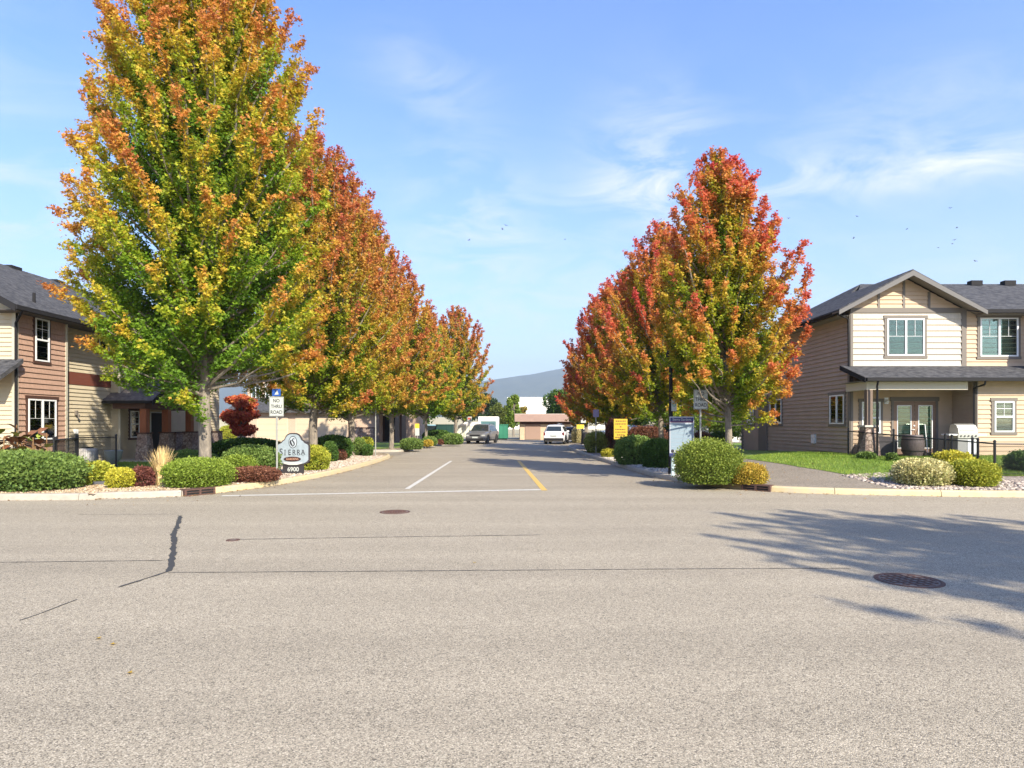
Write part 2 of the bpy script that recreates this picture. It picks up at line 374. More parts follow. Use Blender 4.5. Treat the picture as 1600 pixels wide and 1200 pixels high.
def inset(K, d):
    n = len(K); o = []
    for i in range(n):
        t = (K[min(i + 1, n - 1)] - K[max(i - 1, 0)]); t = Vector((t[0], t[1], 0)).normalized()
        o.append((K[i][0] - t.y * d, K[i][1] + t.x * d))
    return o
m_mulch = stones_mat('gravel_mulch', [(.20, .13, .08), (.42, .32, .20), (.52, .42, .30), (.30, .2, .13)], 28.0, .7, .4)
m_gravel = stones_mat('river_gravel', [(.20, .17, .14), (.40, .33, .27), (.48, .41, .34), (.31, .25, .20)], 16.0, .9, .3)
m_grass = mat('lawn_turf', (.13, .20, .025), .9, col2=(.19, .27, .04), nscale=3, bump=.8, bscale=120, detail=9)
drape('planting_bed', inset(KL, .1) + [(-26, 37.1), (-40, 44), (-70, 44)], m_mulch, 0)
drape('planting_bed', inset(KR, -.1) + [(40, 51.8), (80, 40)], m_gravel, 0)
drape('planting_bed', inset(KL2, .1) + [(-14, 64)], m_mulch, 0)
drape('planting_bed', inset(KR2, -.1) + [(14, 68)], m_mulch, 0)
def gp(x, y): v = G(x, y); return (v.x, v.y)
KPI = [p for p in inset(KR, -.165) if 6.9 < p[0] < 10.2 and p[1] < 18]
PATH = KPI + [gp(1192, 757), gp(1165, 740), (6.9, 19.2), (7.0, 21.5), (7.3, 27), (7.6, 40), (9.2, 40), (9.0, 27), gp(1163, 717), gp(1200, 722.5), gp(1249, 730.5), gp(1330, 744), gp(1399, 755), gp(1430, 762)]
drape('path', PATH, m_path, .012, .6)
LAWN = [gp(1163, 717), gp(1200, 722.5), gp(1249, 730.5), gp(1330, 744), gp(1399, 755), gp(1425, 757), gp(1470, 749), gp(1555, 744), (17.2, 17.6), (26, 17.6), (26, 23.1), (16.7, 23.0), (16.6, 22.2), (12.7, 22.2), (12.7, 36), (10, 38), (9.1, 34), (9.0, 27)]
drape('lawn', LAWN, m_grass, .02, .6)
LAWNL = [(-17.0, 22), (-14.9, 20.0), (-11.4, 19.6), (-10.8, 24), (-12, 31), (-17, 33)]
drape('lawn', LAWNL, m_grass, .012, 2)
LAWN2 = [(-13.9, 42), (-8.6, 41.6), (-7.6, 44), (-7.4, 50), (-9, 55.5), (-13.9, 56)]
drape('lawn', LAWN2, m_grass, .03, 3)
drape('driveway', [(-26, 37.3), (-10, 37.1), (-7.4, 36.7), (-6.4, 36), (-6.4, 40.2), (-8, 40.1), (-14, 40.4), (-15.5, 46), (-15, 57.9), (-26, 57.9)], m_path, -.122, 5)
drape('lawn', [(9.5, 30), (30, 38), (30, 45), (12, 50), (8, 46), (8, 36)], m_grass, .008, 5)

# painted markings, 4 mm above the road
def strip(name, a, b, w, m, z=.004, w2=None):
    a = Vector((a[0], a[1], z)); b = Vector((b[0], b[1], z)); t = (b - a).normalized(); n = Vector((-t.y, t.x, 0))
    w2 = w2 or w
    o = MB().add([a - n * w / 2, b - n * w2 / 2, b + n * w2 / 2, a + n * w / 2], [(0, 1, 2, 3)]).build(name, m); o['kind'] = 'structure'; return o
strip('lane_marking', (-2.84, 17.3), (-2.9, 30.5), .13, m_white, .0046)
strip('lane_marking', (.86, 16.9), (.32, 30.6), .16, m_yellow, .0052)
strip('stop_line', (-7.1, 15.65), (.80, 17.15), .22, m_white)
# sealed cracks
def crack(pts, w, m, z=.005, jit=.3, name='sealed_crack'):
    rnd = random.Random(len(pts) * 7 + int(w * 1000)); P = []
    for i in range(len(pts) - 1):
        a, b = Vector(pts[i]), Vector(pts[i + 1]); n = max(2, int((b - a).length / .09))
        P += [a.lerp(b, j / n) for j in range(n)]
    P.append(Vector(pts[-1])); vs = []
    off = 0
    for i, p in enumerate(P):
        t = (P[min(i + 1, len(P) - 1)] - P[max(i - 1, 0)]).normalized(); n = Vector((-t.y, t.x)); off = off * .8 + rnd.uniform(-1, 1) * w * jit
        ww = w * rnd.uniform(.45, 1.2); c = p + n * off
        vs += [(c.x - n.x * ww / 2, c.y - n.y * ww / 2, z), (c.x + n.x * ww / 2, c.y + n.y * ww / 2, z)]
    o = MB().add(vs, [(2 * i, 2 * i + 1, 2 * i + 3, 2 * i + 2) for i in range(len(P) - 1)]).build(name, m); o['kind'] = 'structure'
def g0(x, y): v = G(x, y, 0); return (v.x, v.y)
m_seal = mat('crack_sealant', (.05, .048, .046), .7)
crack([g0(282, 806), g0(272, 838), g0(270, 866), g0(262, 893)], .085, m_seal, jit=.13)
crack([g0(262, 893), g0(225, 905), g0(186, 918)], .035, m_seal)
crack([g0(262, 895), g0(700, 892), g0(1100, 889), g0(1330, 888)], .02, m_seal, .0045, .1)
crack([g0(-100, 880), g0(80, 878), g0(255, 876)], .022, m_seal, .0045, .1)
crack([g0(372, 843), g0(560, 840), g0(845, 836)], .022, m_seal, .0045, .1)
crack([g0(122, 804), g0(280, 803.5)], .02, m_seal, .0045, .1)
crack([g0(120, 937), g0(60, 960), g0(30, 970)], .014, m_seal, .0045)

# mountain and hills
def ridge(name, d, depth, prof, m, seed, jag):
    rnd = random.Random(seed); nx, ny = 220, 26; vs = []; x0, x1 = prof[0][0], prof[-1][0]
    ph = [(rnd.uniform(.3, 3), rnd.uniform(0, 6.3), rnd.uniform(-2, 2)) for _ in range(9)]
    for j in range(ny):
        v = j / (ny - 1)
        for i in range(nx):
            x = x0 + (x1 - x0) * i / (nx - 1)
            h = np.interp(x, [p[0] for p in prof], [p[1] for p in prof])
            nn = sum(math.sin(x / d * 14 * a + b + v * 9 * c) / (1 + k * .5) for k, (a, b, c) in enumerate(ph))
            z = (h * math.sin(min(1, v * 1.25) * math.pi / 2) ** .8 + nn * jag * v ** .5 * h * (0.35 if v > .78 else 1)) if v < .81 else h * (1 - (v - .8) * 3) + nn * jag * h * .35
            vs.append((x, d + depth * v, max(-20, z)))
    o = MB().add(vs, [(j * nx + i, j * nx + i + 1, (j + 1) * nx + i + 1, (j + 1) * nx + i) for j in range(ny - 1) for i in range(nx - 1)]).build(name, m, smooth=True, recalc=False)
    o['kind'] = 'structure'; return o
m_mtn = mat('forested_slope', (.035, .05, .03), .95, col2=(.10, .105, .06), nscale=.012, detail=10)
ridge('mountain', 3600, 1500, [(-5200, 200), (-3000, 330), (-1500, 300), (-600, 270), (-150, 338), (150, 362), (420, 415), (900, 425), (2500, 360), (5200, 300)], m_mtn, 3, .02)
ridge('hill', 230, 160, [(-260, 3), (-120, 8.5), (-40, 5.5), (20, 3), (60, 9), (130, 13), (300, 8)], mat('dry_grass_hill', (.40, .34, .19), .95, col2=(.50, .43, .26), nscale=.08, detail=8), 5, .03)

# ============================================================ BUILDINGS
def laps(mb, B, z0, z1, h, ext, lip=.04):
    n = max(1, round((z1 - z0) / h)); h = (z1 - z0) / n
    for i in range(n):
        a = z0 + i * h; b = a + h; u0, u1 = ext(a + 1e-4); v0, v1 = ext(b - 1e-4)
        if u1 - u0 < .02: continue
        mb.add([B.p(u0, lip, a), B.p(u1, lip, a), B.p(max(v1, v0 + .01), .003, b), B.p(v0, .003, b)], [(0, 1, 2, 3)])
        mb.add([B.p(u0, lip, a), B.p(u1, lip, a), B.p(u1, 0, a), B.p(u0, 0, a)], [(3, 2, 1, 0)])
def wall(name, m, parent, segs):
    """segs: (Basis, u0, u1, z0, z1, course)"""
    mb = MB()
    for s in segs:
        B, u0, u1, z0, z1, h = s[:6]
        if len(s) > 6: laps(mb, B, z0, z1, h, s[6])
        else: laps(mb, B, z0, z1, h, lambda z, a=u0, b=u1: (a, b))
    return mb.build(name, m, parent, recalc=False)
def window(parent, B, u0, u1, z0, z1, split='v', casing=.1, mc=None, blind=True, grid=True, header=.12, sill=.1, dark=False, green=False, blindfrac=1.0):
    mc = mc or m_trim; c = MB()
    if casing:
        c.box(u0 - casing, u0 - .002, 0, .05, z0, z1, B); c.box(u1 + .002, u1 + casing, 0, .05, z0, z1, B)
        c.box(u0 - casing - .03, u1 + casing + .03, 0, .062, z1 + .002, z1 + header, B); c.box(u0 - casing - .02, u1 + casing + .02, 0, .058, z0 - sill, z0 - .002, B)
    else: c.box(u0 - .03, u1 + .03, 0, .03, z0 - .03, z1 + .03, B)
    wn = c.build('window', mc, parent)
    f = MB(); t = .05
    f.box(u0, u0 + t, .0, .07, z0, z1, B); f.box(u1 - t, u1, .0, .07, z0, z1, B); f.box(u0 + t, u1 - t, .0, .07, z1 - t, z1, B); f.box(u0 + t, u1 - t, .0, .07, z0, z0 + t, B)
    um = (u0 + u1) / 2; zm = (z0 + z1) / 2
    if split == 'v': f.box(um - .035, um + .035, .0, .075, z0 + t, z1 - t, B)
    elif split == 'h': f.box(u0 + t, u1 - t, .0, .075, zm - .03, zm + .03, B)
    if grid:
        if split == 'v':
            for a, b in ((u0, um), (um, u1)):
                f.box((a + b) / 2 - .006, (a + b) / 2 + .006, .044, .052, zm + .05, z1 - t, B)
                f.box(a + t, b - t, .043, .051, zm + .03, zm + .042, B)
        else:
            f.box(um - .006, um + .006, .044, .052, zm + .03, z1 - t, B); f.box(u0 + t, u1 - t, .043, .051, (zm + z1) / 2, (zm + z1) / 2 + .018, B)
    f.build('frame', m_vinyl, wn)
    MB().box(u0 + .01, u1 - .01, .036, .040, z0 + .01, z1 - .01, B).build('pane', m_glassg if green else m_glass, wn)
    if blind:
        b = MB(); z = z1 - t - .045; zb = z1 - (z1 - z0) * blindfrac
        while z > max(z0 + t, zb):
            b.add([B.p(u0 + t + .01, .008, z + .048), B.p(u1 - t - .01, .008, z + .048), B.p(u1 - t - .01, .026, z), B.p(u0 + t + .01, .026, z)], [(0, 1, 2, 3)]); z -= .05
        b.build('blind', m_blind, wn)
    MB().box(u0 + .02, u1 - .02, .0315 if False else .001, .0045, z0 + .02, z1 - .02, B).build('interior', m_dark, wn)
    return wn
def slab(P, t, mb):
    """closed slab from an upper polygon, thickness t straight down"""
    return mb.prism(P, (0, 0, -t))
def downspout(parent, pts, m=None):
    return MB().tube(pts, .042, 4).build('downspout', m or m_gutter, parent)

# ---------------- house on the right
hs_ = thing('house', 'beige two-storey townhouse with grey gable roof and covered patio right of the path', 'house', (14.8, 24.2, 0))
S = Basis((0, 24.2, 0), (1, 0, 0), (0, -1, 0)); S2 = Basis((0, 23.0, 0), (1, 0, 0), (0, -1, 0)); W = Basis((12.78, 0, 0), (0, 1, 0), (-1, 0, 0)); W2 = Basis((16.65, 0, 0), (0, 1, 0), (-1, 0, 0))
core = MB().box(12.785, 27, 24.205, 35.5, -.3, 6.05); core.box(16.655, 27, 23.005, 24.21, -.3, 3.4); core.box(19.7, 27, 22.6, 24.21, 3.5, 6.05)
core.prism([(12.9, 24.215, 6.0), (16.7, 24.215, 6.0), (14.8, 24.215, 7.2)], (0, 3, 0))
core.build('wall_core', m_side_w, hs_)
wall('side_wall', m_side_w, hs_, [(W, 24.25, 35.4, .0, 5.97, .165), (W2, 23.05, 24.2, .5, 3.45, .165)])
wall('lower_front_wall', m_side_r, hs_, [(S, 12.86, 16.65, .55, 3.95, .165), (S2, 16.72, 27, .3, 3.45, .165)])
wall('shake_wall', m_shake, hs_, [(S, 12.88, 16.98, 3.95, 5.96, .23)])
apexz, slope = 7.30, .54
wall('upper_siding', m_side_r, hs_, [(S, 17.16, 19.7, 3.95, 6.0, .165), (S, 0, 0, 6.15, 7.25, .165, lambda z: (14.8 - (apexz - z) / slope, 14.8 + (apexz - z) / slope)), (Basis((0, 22.6, 0), (1, 0, 0), (0, -1, 0)), 19.7, 27, 3.6, 6.0, .165)])
t = MB(); t.box(12.76, 12.88, -.0, .04, .3, 5.96, S); t.box(24.2 - .04 + .0, 24.3, -.0, .04, .3, 5.9, W)
t.box(12.78, 16.98, 0, .045, 5.962, 6.15, S); t.box(16.98, 17.16, 0, .05, 3.9, 6.15, S)
for x in (13.85, 14.8, 15.75):
    t.box(x - .045, x + .045, 0, .045, 6.151, 7.26 - abs(x - 14.8) * slope, S)
t.box(16.63, 16.72, 0, .04, .3, 3.5, S2); t.box(23.0 - .04, 23.08, -.02, .03, .3, 3.5, W2)
t.build('trim_board', m_trim, hs_)
MB().box(31.9, 32.9, 0, .12, 0, 5.9, W).box(35.3, 35.52, 0, .05, 0, 5.9, W).build('corner_board', m_trim, hs_)
window(hs_, S, 14.16, 15.56, 4.34, 5.74, green=True); window(hs_, S, 17.67, 19.1, 4.31, 5.77, mc=m_trim, green=True)
window(hs_, S2, 17.3, 18.0, 1.47, 2.58, split='h'); window(hs_, S, 13.2, 13.9, 1.4, 2.6, split='h', green=True)
window(hs_, W, 24.55, 25.65, 1.76, 2.9, blind=False, grid=False); window(hs_, W, 30.25, 31.6, 1.76, 2.95, blind=False, grid=False); window(hs_, W, 33.7, 34.6, 1.76, 3.0, blind=True, grid=False)
window(hs_, W, 30.1, 31.2, 4.2, 5.2, grid=False)
# french door
B = S; d = MB(); d.box(14.32, 14.40, 0, .06, .58, 2.62, B).box(16.0, 16.08, 0, .06, .58, 2.62, B).box(14.28, 16.12, 0, .065, 2.622, 2.78, B).box(14.40, 16.0, 0, .05, .56, .60, B)
dd = d.build('door', m_trim, hs_)
for a in (14.41, 15.21):
    lf = MB(); lf.box(a, a + .12, .005, .045, .61, 2.61, B).box(a + .66, a + .78, .005, .045, .61, 2.61, B).box(a + .12, a + .66, .005, .045, 2.47, 2.61, B).box(a + .12, a + .66, .005, .045, .61, .84, B)
    lf.build('door_leaf', mat('brown_door', (.24, .15, .10), .6), dd)
    fr = MB(); fr.box(a + .12, a + .15, .01, .055, .84, 2.47, B).box(a + .63, a + .66, .01, .055, .84, 2.47, B).box(a + .15, a + .63, .01, .055, 2.44, 2.47, B).box(a + .15, a + .63, .01, .055, .84, .87, B)
    fr.build('frame', m_vinyl, dd); MB().box(a + .15, a + .63, .036, .040, .87, 2.44, B).build('pane', m_glassg, dd)
    b = MB(); z = 2.39
    while z > .87: b.add([B.p(a + .15, .008, z + .048), B.p(a + .63, .008, z + .048), B.p(a + .63, .026, z), B.p(a + .15, .026, z)], [(0, 1, 2, 3)]); z -= .05
    b.build('blind', m_blind, dd)
MB().tube([B.p(15.17, .05, 1.55), B.p(15.17, .09, 1.55), B.p(15.08, .09, 1.55)], .014, 6).build('handle', m_vinyl, dd); MB().tube([B.p(15.17, .05, 1.7), B.p(15.17, .07, 1.7)], .03, 8).build('lock', m_vinyl, dd)
# roofs
r = MB()
r.prism([(17.45, 23.7, 6.02), (27, 23.7, 6.02), (27, 29.2, 8.15), (15.9, 29.2, 8.15), (14.9, 27.6, 7.4)], (0, 0, -.14))
r.prism([(12.25, 27.8, 6.02), (14.6, 27.8, 7.33), (15.9, 29.2, 8.15), (12.25, 36.0, 6.02)], (0, 0, -.14))
r.prism([(12.25, 36.0, 6.02), (15.9, 29.2, 8.15), (27, 29.2, 8.15), (27, 36.0, 6.02)], (0, 0, -.14))
for sgn in (-1, 1):
    r.prism([(14.8, 23.62, 7.48), (14.8, 28.4, 7.48), (14.8 + sgn * 2.72, 28.4, 6.01), (14.8 + sgn * 2.72, 23.62, 6.01)], (0, 0, -.06))
    r.prism([(22.9, 22.1, 7.85), (22.9, 29, 7.85), (22.9 + sgn * 3.2, 29, 6.12), (22.9 + sgn * 3.2, 22.1, 6.12)], (0, 0, -.16))
rf = r.build('roof', m_shing, hs_)
MB().prism([(12.44, 24.25, 3.98), (27, 24.25, 3.98), (27, 22.5, 3.40), (12.44, 22.5, 3.40)], (0, 0, -.07)).build('porch_roof', m_shing, hs_)
f = MB()
for sgn in (-1, 1):
    P = [(14.8, 23.58, 7.43), (14.8 + sgn * 2.74, 23.58, 5.955), (14.8 + sgn * 2.74, 23.58, 5.80), (14.8, 23.58, 7.24)]
    f.prism(P, (0, .036, 0))
f.build('rake_board', mat('grey_rake_board', (.13, .122, .115), .7), hs_)
f = MB()
for sgn in (-1, 1): f.prism([(14.8, 23.62, 7.41), (14.8, 24.19, 7.41), (14.8 + sgn * 2.7, 24.19, 5.95), (14.8 + sgn * 2.7, 23.62, 5.95)], (0, 0, -.05))
f.box(12.3, 12.77, 24.2, 36, 5.84, 5.87).box(17.5, 27, 23.72, 24.19, 5.84, 5.87)
f.build('soffit', mat('taupe_soffit', (.22, .19, .155), .7), hs_)
f = MB(); f.box(17.5, 27, 23.6, 23.71, 5.87, 6.0); f.box(12.14, 12.26, 23.66, 36, 5.87, 6.0); f.box(12.44, 27, 22.39, 22.5, 3.27, 3.39)
f.build('gutter', m_gutter, hs_)
MB().prism([(12.42, 24.2, 3.97), (12.42, 22.45, 3.39), (12.42, 22.45, 3.22), (12.42, 24.2, 3.80)], (-.035, 0, 0)).build('porch_rake_board', m_gutter, hs_)
f = MB(); f.box(12.6, 16.2, 22.74, 22.9, 2.98, 3.27); f.box(12.6, 12.75, 22.9, 24.15, 2.98, 3.27); f.build('porch_beam', mat('cream_beam', (.56, .50, .40), .7), hs_)
MB().box(12.45, 16.6, 22.5, 24.16, 3.285, 3.30).build('porch_ceiling', mat('taupe_soffit', (.22, .19, .155)), hs_)
p = MB().box(12.62, 12.82, 22.74, 22.94, 1.72, 2.98); p.build('porch_post', mat('grey_brown_post', (.17, .12, .09), .7), hs_)
b = MB(); b.hexa([(12.42, 22.54, .4), (13.02, 22.54, .4), (13.02, 23.14, .4), (12.42, 23.14, .4), (12.52, 22.64, 1.65), (12.92, 22.64, 1.65), (12.92, 23.04, 1.65), (12.52, 23.04, 1.65)])
b.build('post_stone_base', m_stone, hs_); MB().box(12.46, 12.98, 22.58, 23.10, 1.652, 1.72).build('post_cap', m_conc, hs_)
downspout(hs_, [(12.84, 22.46, 3.3), (12.84, 22.46, 3.2), (12.84, 22.5, 3.1), (12.84, 22.5, .5)]); downspout(hs_, [(16.62, 22.45, 3.3), (16.62, 22.5, 3.15), (16.55, 22.93, 3.05), (16.55, 22.93, .5)])
downspout(hs_, [(12.2, 23.9, 5.92), (12.25, 23.95, 5.85), (12.68, 24.12, 5.72), (12.70, 24.12, 3.9)])
MB().box(12.5, 16.6, 22.25, 24.19, .2, .6).build('patio_slab', m_conc, hs_)
l = MB().box(14.06, 14.2, 0, .06, 2.52, 2.76, S).tube([S.p(14.13, .06, 2.66), S.p(14.13, .14, 2.6)], .055, 8); l.build('porch_light', m_vinyl, hs_)
MB().box(26.85, 27.15, 0, .1, .95, 1.32, W).build('meter_box', m_vinyl, hs_)
MB().lathe([(.06, 0), (.06, .08), (.02, .1)], (12.72, 30.0, 3.5), 8).build('wall_vent', m_trim, hs_)
for x in (20.9 * 29 / 29, 22.4): MB().box(x - .25, x + .25, 28.75, 29.05, 8.0, 8.22).build('roof_vent', m_gutter, hs_)
window(hs_, Basis((0, 22.6, 0), (1, 0, 0), (0, -1, 0)), 22, 23.4, 4.3, 5.7)

# ---------------- house on the left
hl = thing('house', 'townhouse with terracotta shake wall, khaki siding and long dark roof at left', 'house', (-17.2, 26, 0))
E = Basis((-17.0, 0, 0), (0, 1, 0), (1, 0, 0)); E2 = Basis((-17.5, 0, 0), (0, 1, 0), (1, 0, 0)); E3 = Basis((-17.1, 0, 0), (0, 1, 0), (1, 0, 0))
SL = Basis((0, 21.9, 0), (1, 0, 0), (0, -1, 0)); SL3 = Basis((0, 27.9, 0), (1, 0, 0), (0, -1, 0))
MB().box(-26, -17.505, 21.905, 37.4, 0, 5.7).box(-18, -17.005, 21.905, 24.4, 0, 5.7).box(-18, -17.105, 27.905, 37.4, 0, 5.7).build('wall_core', m_lside, hl)
wall('shake_wall', m_lshake, hl, [(E, 21.98, 24.32, .2, 5.66, .19)])
wall('siding_wall', m_lside, hl, [(E2, 24.4, 27.9, .2, 3.34, .155), (E2, 24.4, 27.9, 3.84, 5.66, .155), (E3, 27.95, 37.3, .2, 5.66, .155), (SL, -26, -17.06, .2, 5.66, .155), (SL3, -17.5, -17.12, .2, 5.66, .155)])
MB().box(24.4, 37.3, .001, .03, 3.342, 3.838, E2).build('band_board', m_red, hl)
for a_ in ((21.86, 21.98, -.0, .05, .2, 5.66, E), (24.32, 24.42, -.0, .05, .2, 5.66, E), (-17.08, -16.95, -.05, .05, .2, 5.66, SL), (24.4, 24.5, 0, .045, .2, 5.6, E2), (-17.14, -17.05, 0, .05, .2, 5.6, SL3)): MB().box(*a_).build('corner_board', mat('pale_corner_board', (.48, .44, .34), .7), hl)

window(hl, E, 22.76, 23.45, 4.02, 5.55, split='h', mc=m_brown, green=True, casing=.08, blindfrac=.0, blind=False)
window(hl, E, 22.43, 23.8, 1.2, 2.65, mc=m_brown, blind=True, blindfrac=.0, casing=.1)
window(hl, E2, 27.05, 27.7, 4.85, 5.42, split='n', mc=m_brown, blind=False, grid=False)
window(hl, E3, 28.6, 29.3, 1.15, 2.36, split='h', mc=m_brown, blind=False)
window(hl, E3, 33.2, 34.6, 4.0, 5.3, mc=m_brown); window(hl, SL, -19.2, -17.9, 1.1, 2.5, mc=m_brown, blind=False)
dr = MB().box(30.1, 31.3, 0, .05, .2, 2.42, E3).build('door', m_lside, hl)
f = MB().box(30.15, 30.2, 0, .08, .2, 2.35, E3).box(31.15, 31.2, 0, .08, .2, 2.35, E3).box(30.2, 31.15, 0, .08, 2.3, 2.35, E3); f.build('frame', m_vinyl, dr)
MB().box(30.2, 31.15, .05, .056, .2, 2.3, E3).build('door_leaf', m_dark, dr)
r = MB(); r.prism([(-16.5, 21.25, 5.75), (-16.5, 38, 5.75), (-21.5, 38, 8.5), (-21.5, 21.25, 8.5)], (0, 0, -.13)); r.prism([(-26.5, 21.25, 5.75), (-21.5, 21.25, 8.5), (-21.5, 38, 8.5), (-26.5, 38, 5.75)], (0, 0, -.13))
r.build('roof', m_shing, hl)
MB().prism([(-26.4, 21.9, 5.6), (-16.9, 21.9, 5.6), (-21.5, 21.9, 8.2)], (0, 15, 0)).build('gable_wall', m_lside, hl)
MB().box(-16.5, -16.39, 21.2, 38, 5.58, 5.72).build('gutter', m_gutter, hl)
MB().box(-17.5, -16.5, 21.3, 37.9, 5.56, 5.585).build('soffit', mat('dark_soffit', (.07, .06, .055), .8), hl)
MB().prism([(-16.45, 21.22, 5.74), (-21.5, 21.22, 8.49), (-21.5, 21.22, 8.25), (-16.45, 21.22, 5.5)], (0, -.04, 0)).build('rake_board', m_gutter, hl)
downspout(hl, [(-16.45, 21.5, 5.6), (-16.6, 21.6, 5.45), (-16.9, 21.8, 5.2), (-16.93, 21.84, .3)])
MB().tube([(-17.25, 23.1, 6.0), (-17.25, 23.1, 6.5)], .05, 8).build('vent_pipe', m_gutter, hl)
for y in (27.6, 30.3): MB().box(-21.7, -21.35, y - .3, y + .3, 8.42, 8.56).build('roof_vent', m_gutter, hl)
MB().prism([(-26, 21.9, 4.0), (-16.72, 21.9, 4.0), (-16.72, 20.9, 3.35), (-26, 20.9, 3.35)], (0, 0, -.16)).build('lower_roof', m_shing, hl)
MB().box(25.55, 25.65, .03, .12, 2.12, 2.3, E2).lathe([(.03, 0), (.05, .1), (.02, .14)], (-17.33, 25.6, 2.02), 8).build('wall_light', m_trim, hl)
MB().box(25.5, 25.68, .03, .1, 1.38, 1.55, E2).build('outlet_cover', m_vinyl, hl)
# entry porch
py0, py1, pm = 27.3, 31.8, 29.55
r = MB()
r.prism([(-17.5, py0, 2.78), (-15.35, py0, 2.78), (-15.35, pm, 4.12), (-17.5, pm, 4.12)], (0, 0, -.12)); r.prism([(-17.5, py1, 2.78), (-17.5, pm, 4.12), (-15.35, pm, 4.12), (-15.35, py1, 2.78)], (0, 0, -.12))
r.build('porch_roof', m_shing2, hl)
f = MB()
for yy_ in (py0 - .03, py1 + .03): f.prism([(-15.33, yy_, 2.76), (-15.33, pm, 4.12), (-15.33, pm, 3.9), (-15.33, yy_, 2.56)], (.04, 0, 0))
f.box(-17.45, -15.35, py0 - .1, py0 - .005, 2.64, 2.76); f.build('porch_fascia', m_gutter, hl)
wall('porch_gable', m_lside, hl, [(Basis((-15.7, 0, 0), (0, 1, 0), (1, 0, 0)), 0, 0, 2.7, 3.85, .155, lambda z: (pm - (3.95 - z) / .596, pm + (3.95 - z) / .596))])
MB().box(-16.0, -15.72, py0 + .1, py1 - .1, 2.42, 2.68).box(-17.1, -16.0, py0 + .1, py0 + .3, 2.42, 2.68).box(-17.1, -16.0, py1 - .3, py1 - .1, 2.42, 2.68).build('porch_beam', m_brown, hl)
for y in (27.6, 29.35, 31.45):
    MB().box(-15.98, -15.70, y - .14, y + .14, 1.40, 2.42).build('porch_post', m_post, hl)
    MB().hexa([(-16.12, y - .28, .1), (-15.56, y - .28, .1), (-15.56, y + .28, .1), (-16.12, y + .28, .1), (-16.04, y - .2, 1.34), (-15.64, y - .2, 1.34), (-15.64, y + .2, 1.34), (-16.04, y + .2, 1.34)]).build('post_stone_base', m_stone, hl)
    MB().box(-16.08, -15.60, y - .24, y + .24, 1.342, 1.40).build('post_cap', m_brown, hl)
MB().box(32.3, 37.5, .0, .14, .1, 1.3, E3).build('stone_wainscot', m_stone, hl)
MB().box(32.3, 37.5, .0, .17, 1.302, 1.37, E3).build('wainscot_cap', m_brown, hl)
MB().box(-17.5, -15.3, 27.2, 32, .05, .2).build('porch_slab', m_conc, hl)

# ---------------- townhouse across the driveway
ht = thing('townhouse', 'tan townhouse with beige garage doors across the driveway behind the entrance sign', 'house', (-17, 58, 0))
T = Basis((0, 58, 0), (1, 0, 0), (0, -1, 0)); T2 = Basis((0, 60.5, 0), (1, 0, 0), (0, -1, 0))
m_tst = mat('tan_stucco', (.50, .36, .26), .8, noise=.05, nscale=2); m_tgd = mat('beige_garage_door', (.56, .44, .30), .7)
MB().box(-24.1, -12.2, 58, 70, 0, 3.0).box(-25.0, -9.4, 60.5, 70, 0, 6.4).build('wall', m_tst, ht)
for a, b in ((-23.0, -20.4), (-19.5, -15.0)):
    gd = MB().box(a - .12, b + .12, .001, .05, 0.1, 2.42, T).build('garage_door', mat('door_surround', (.60, .48, .34), .7), ht)
    pn = MB()
    for k in range(4): pn.box(a, b, .051, .075, .12 + k * .55, .12 + k * .55 + .535, T)
    pn.build('door_panel', m_tgd, gd)
window(ht, T2, -24.6, -23.8, 4.0, 5.5, grid=False); window(ht, T2, -23.3, -22.6, 4.0, 5.5, grid=False); window(ht, T2, -20, -18.4, 4.0, 5.5, grid=False)
r = MB(); r.prism([(-25.6, 57.3, 3.0), (-11.8, 57.3, 3.0), (-11.8, 60.5, 4.3), (-25.6, 60.5, 4.3)], (0, 0, -.2))
for sgn in (-1, 1): r.prism([(-17.2, 57.1, 5.0), (-17.2, 61, 5.0), (-17.2 + sgn * 3.4, 61, 2.95), (-17.2 + sgn * 3.4, 57.1, 2.95)], (0, 0, -.2))
r.prism([(-25.6, 59.9, 6.4), (-9, 59.9, 6.4), (-9, 65, 8.9), (-25.6, 65, 8.9)], (0, 0, -.2)); r.prism([(-25.6, 65, 8.9), (-9, 65, 8.9), (-9, 70.5, 6.4), (-25.6, 70.5, 6.4)], (0, 0, -.2))
r.build('roof', m_shing, ht)
MB().prism([(-20.2, 57.98, 3.0), (-14.2, 57.98, 3.0), (-17.2, 57.98, 4.75)], (0, 2, 0)).build('gable_wall', m_tst, ht)
MB().box(-24.0, -23.3, .001, .3, 0, 1.2, T).box(-14.7, -12.2, .001, .12, 0, 1.4, T).build('stone_wainscot', m_stone, ht)
MB().box(-14.75, -12.15, .001, .16, 1.402, 1.48, T).build('wainscot_cap', m_brown, ht)
MB().box(-12.2, -10.3, 57.4, 60.45, 2.75, 2.95).box(-12.19, -10.3, 60.42, 60.49, .1, 2.75).build('entry_recess', m_brown, ht)
MB().box(-12.0, -11.0, 60.36, 60.41, .15, 2.4).build('door', m_dark, ht)
for x in (-12.1, -10.3, -9.7): MB().box(x - .18, x + .18, 57.4, 57.76, .05, 2.75).build('porch_column', mat('grey_brown_post', (.17, .12, .09)), ht)
MB().box(-24.95, -24.15, 58.9, 58.96, .1, 2.3).box(-25.8, -24.95, 58.9, 60, 0, 2.9).build('side_door', m_dark, ht)

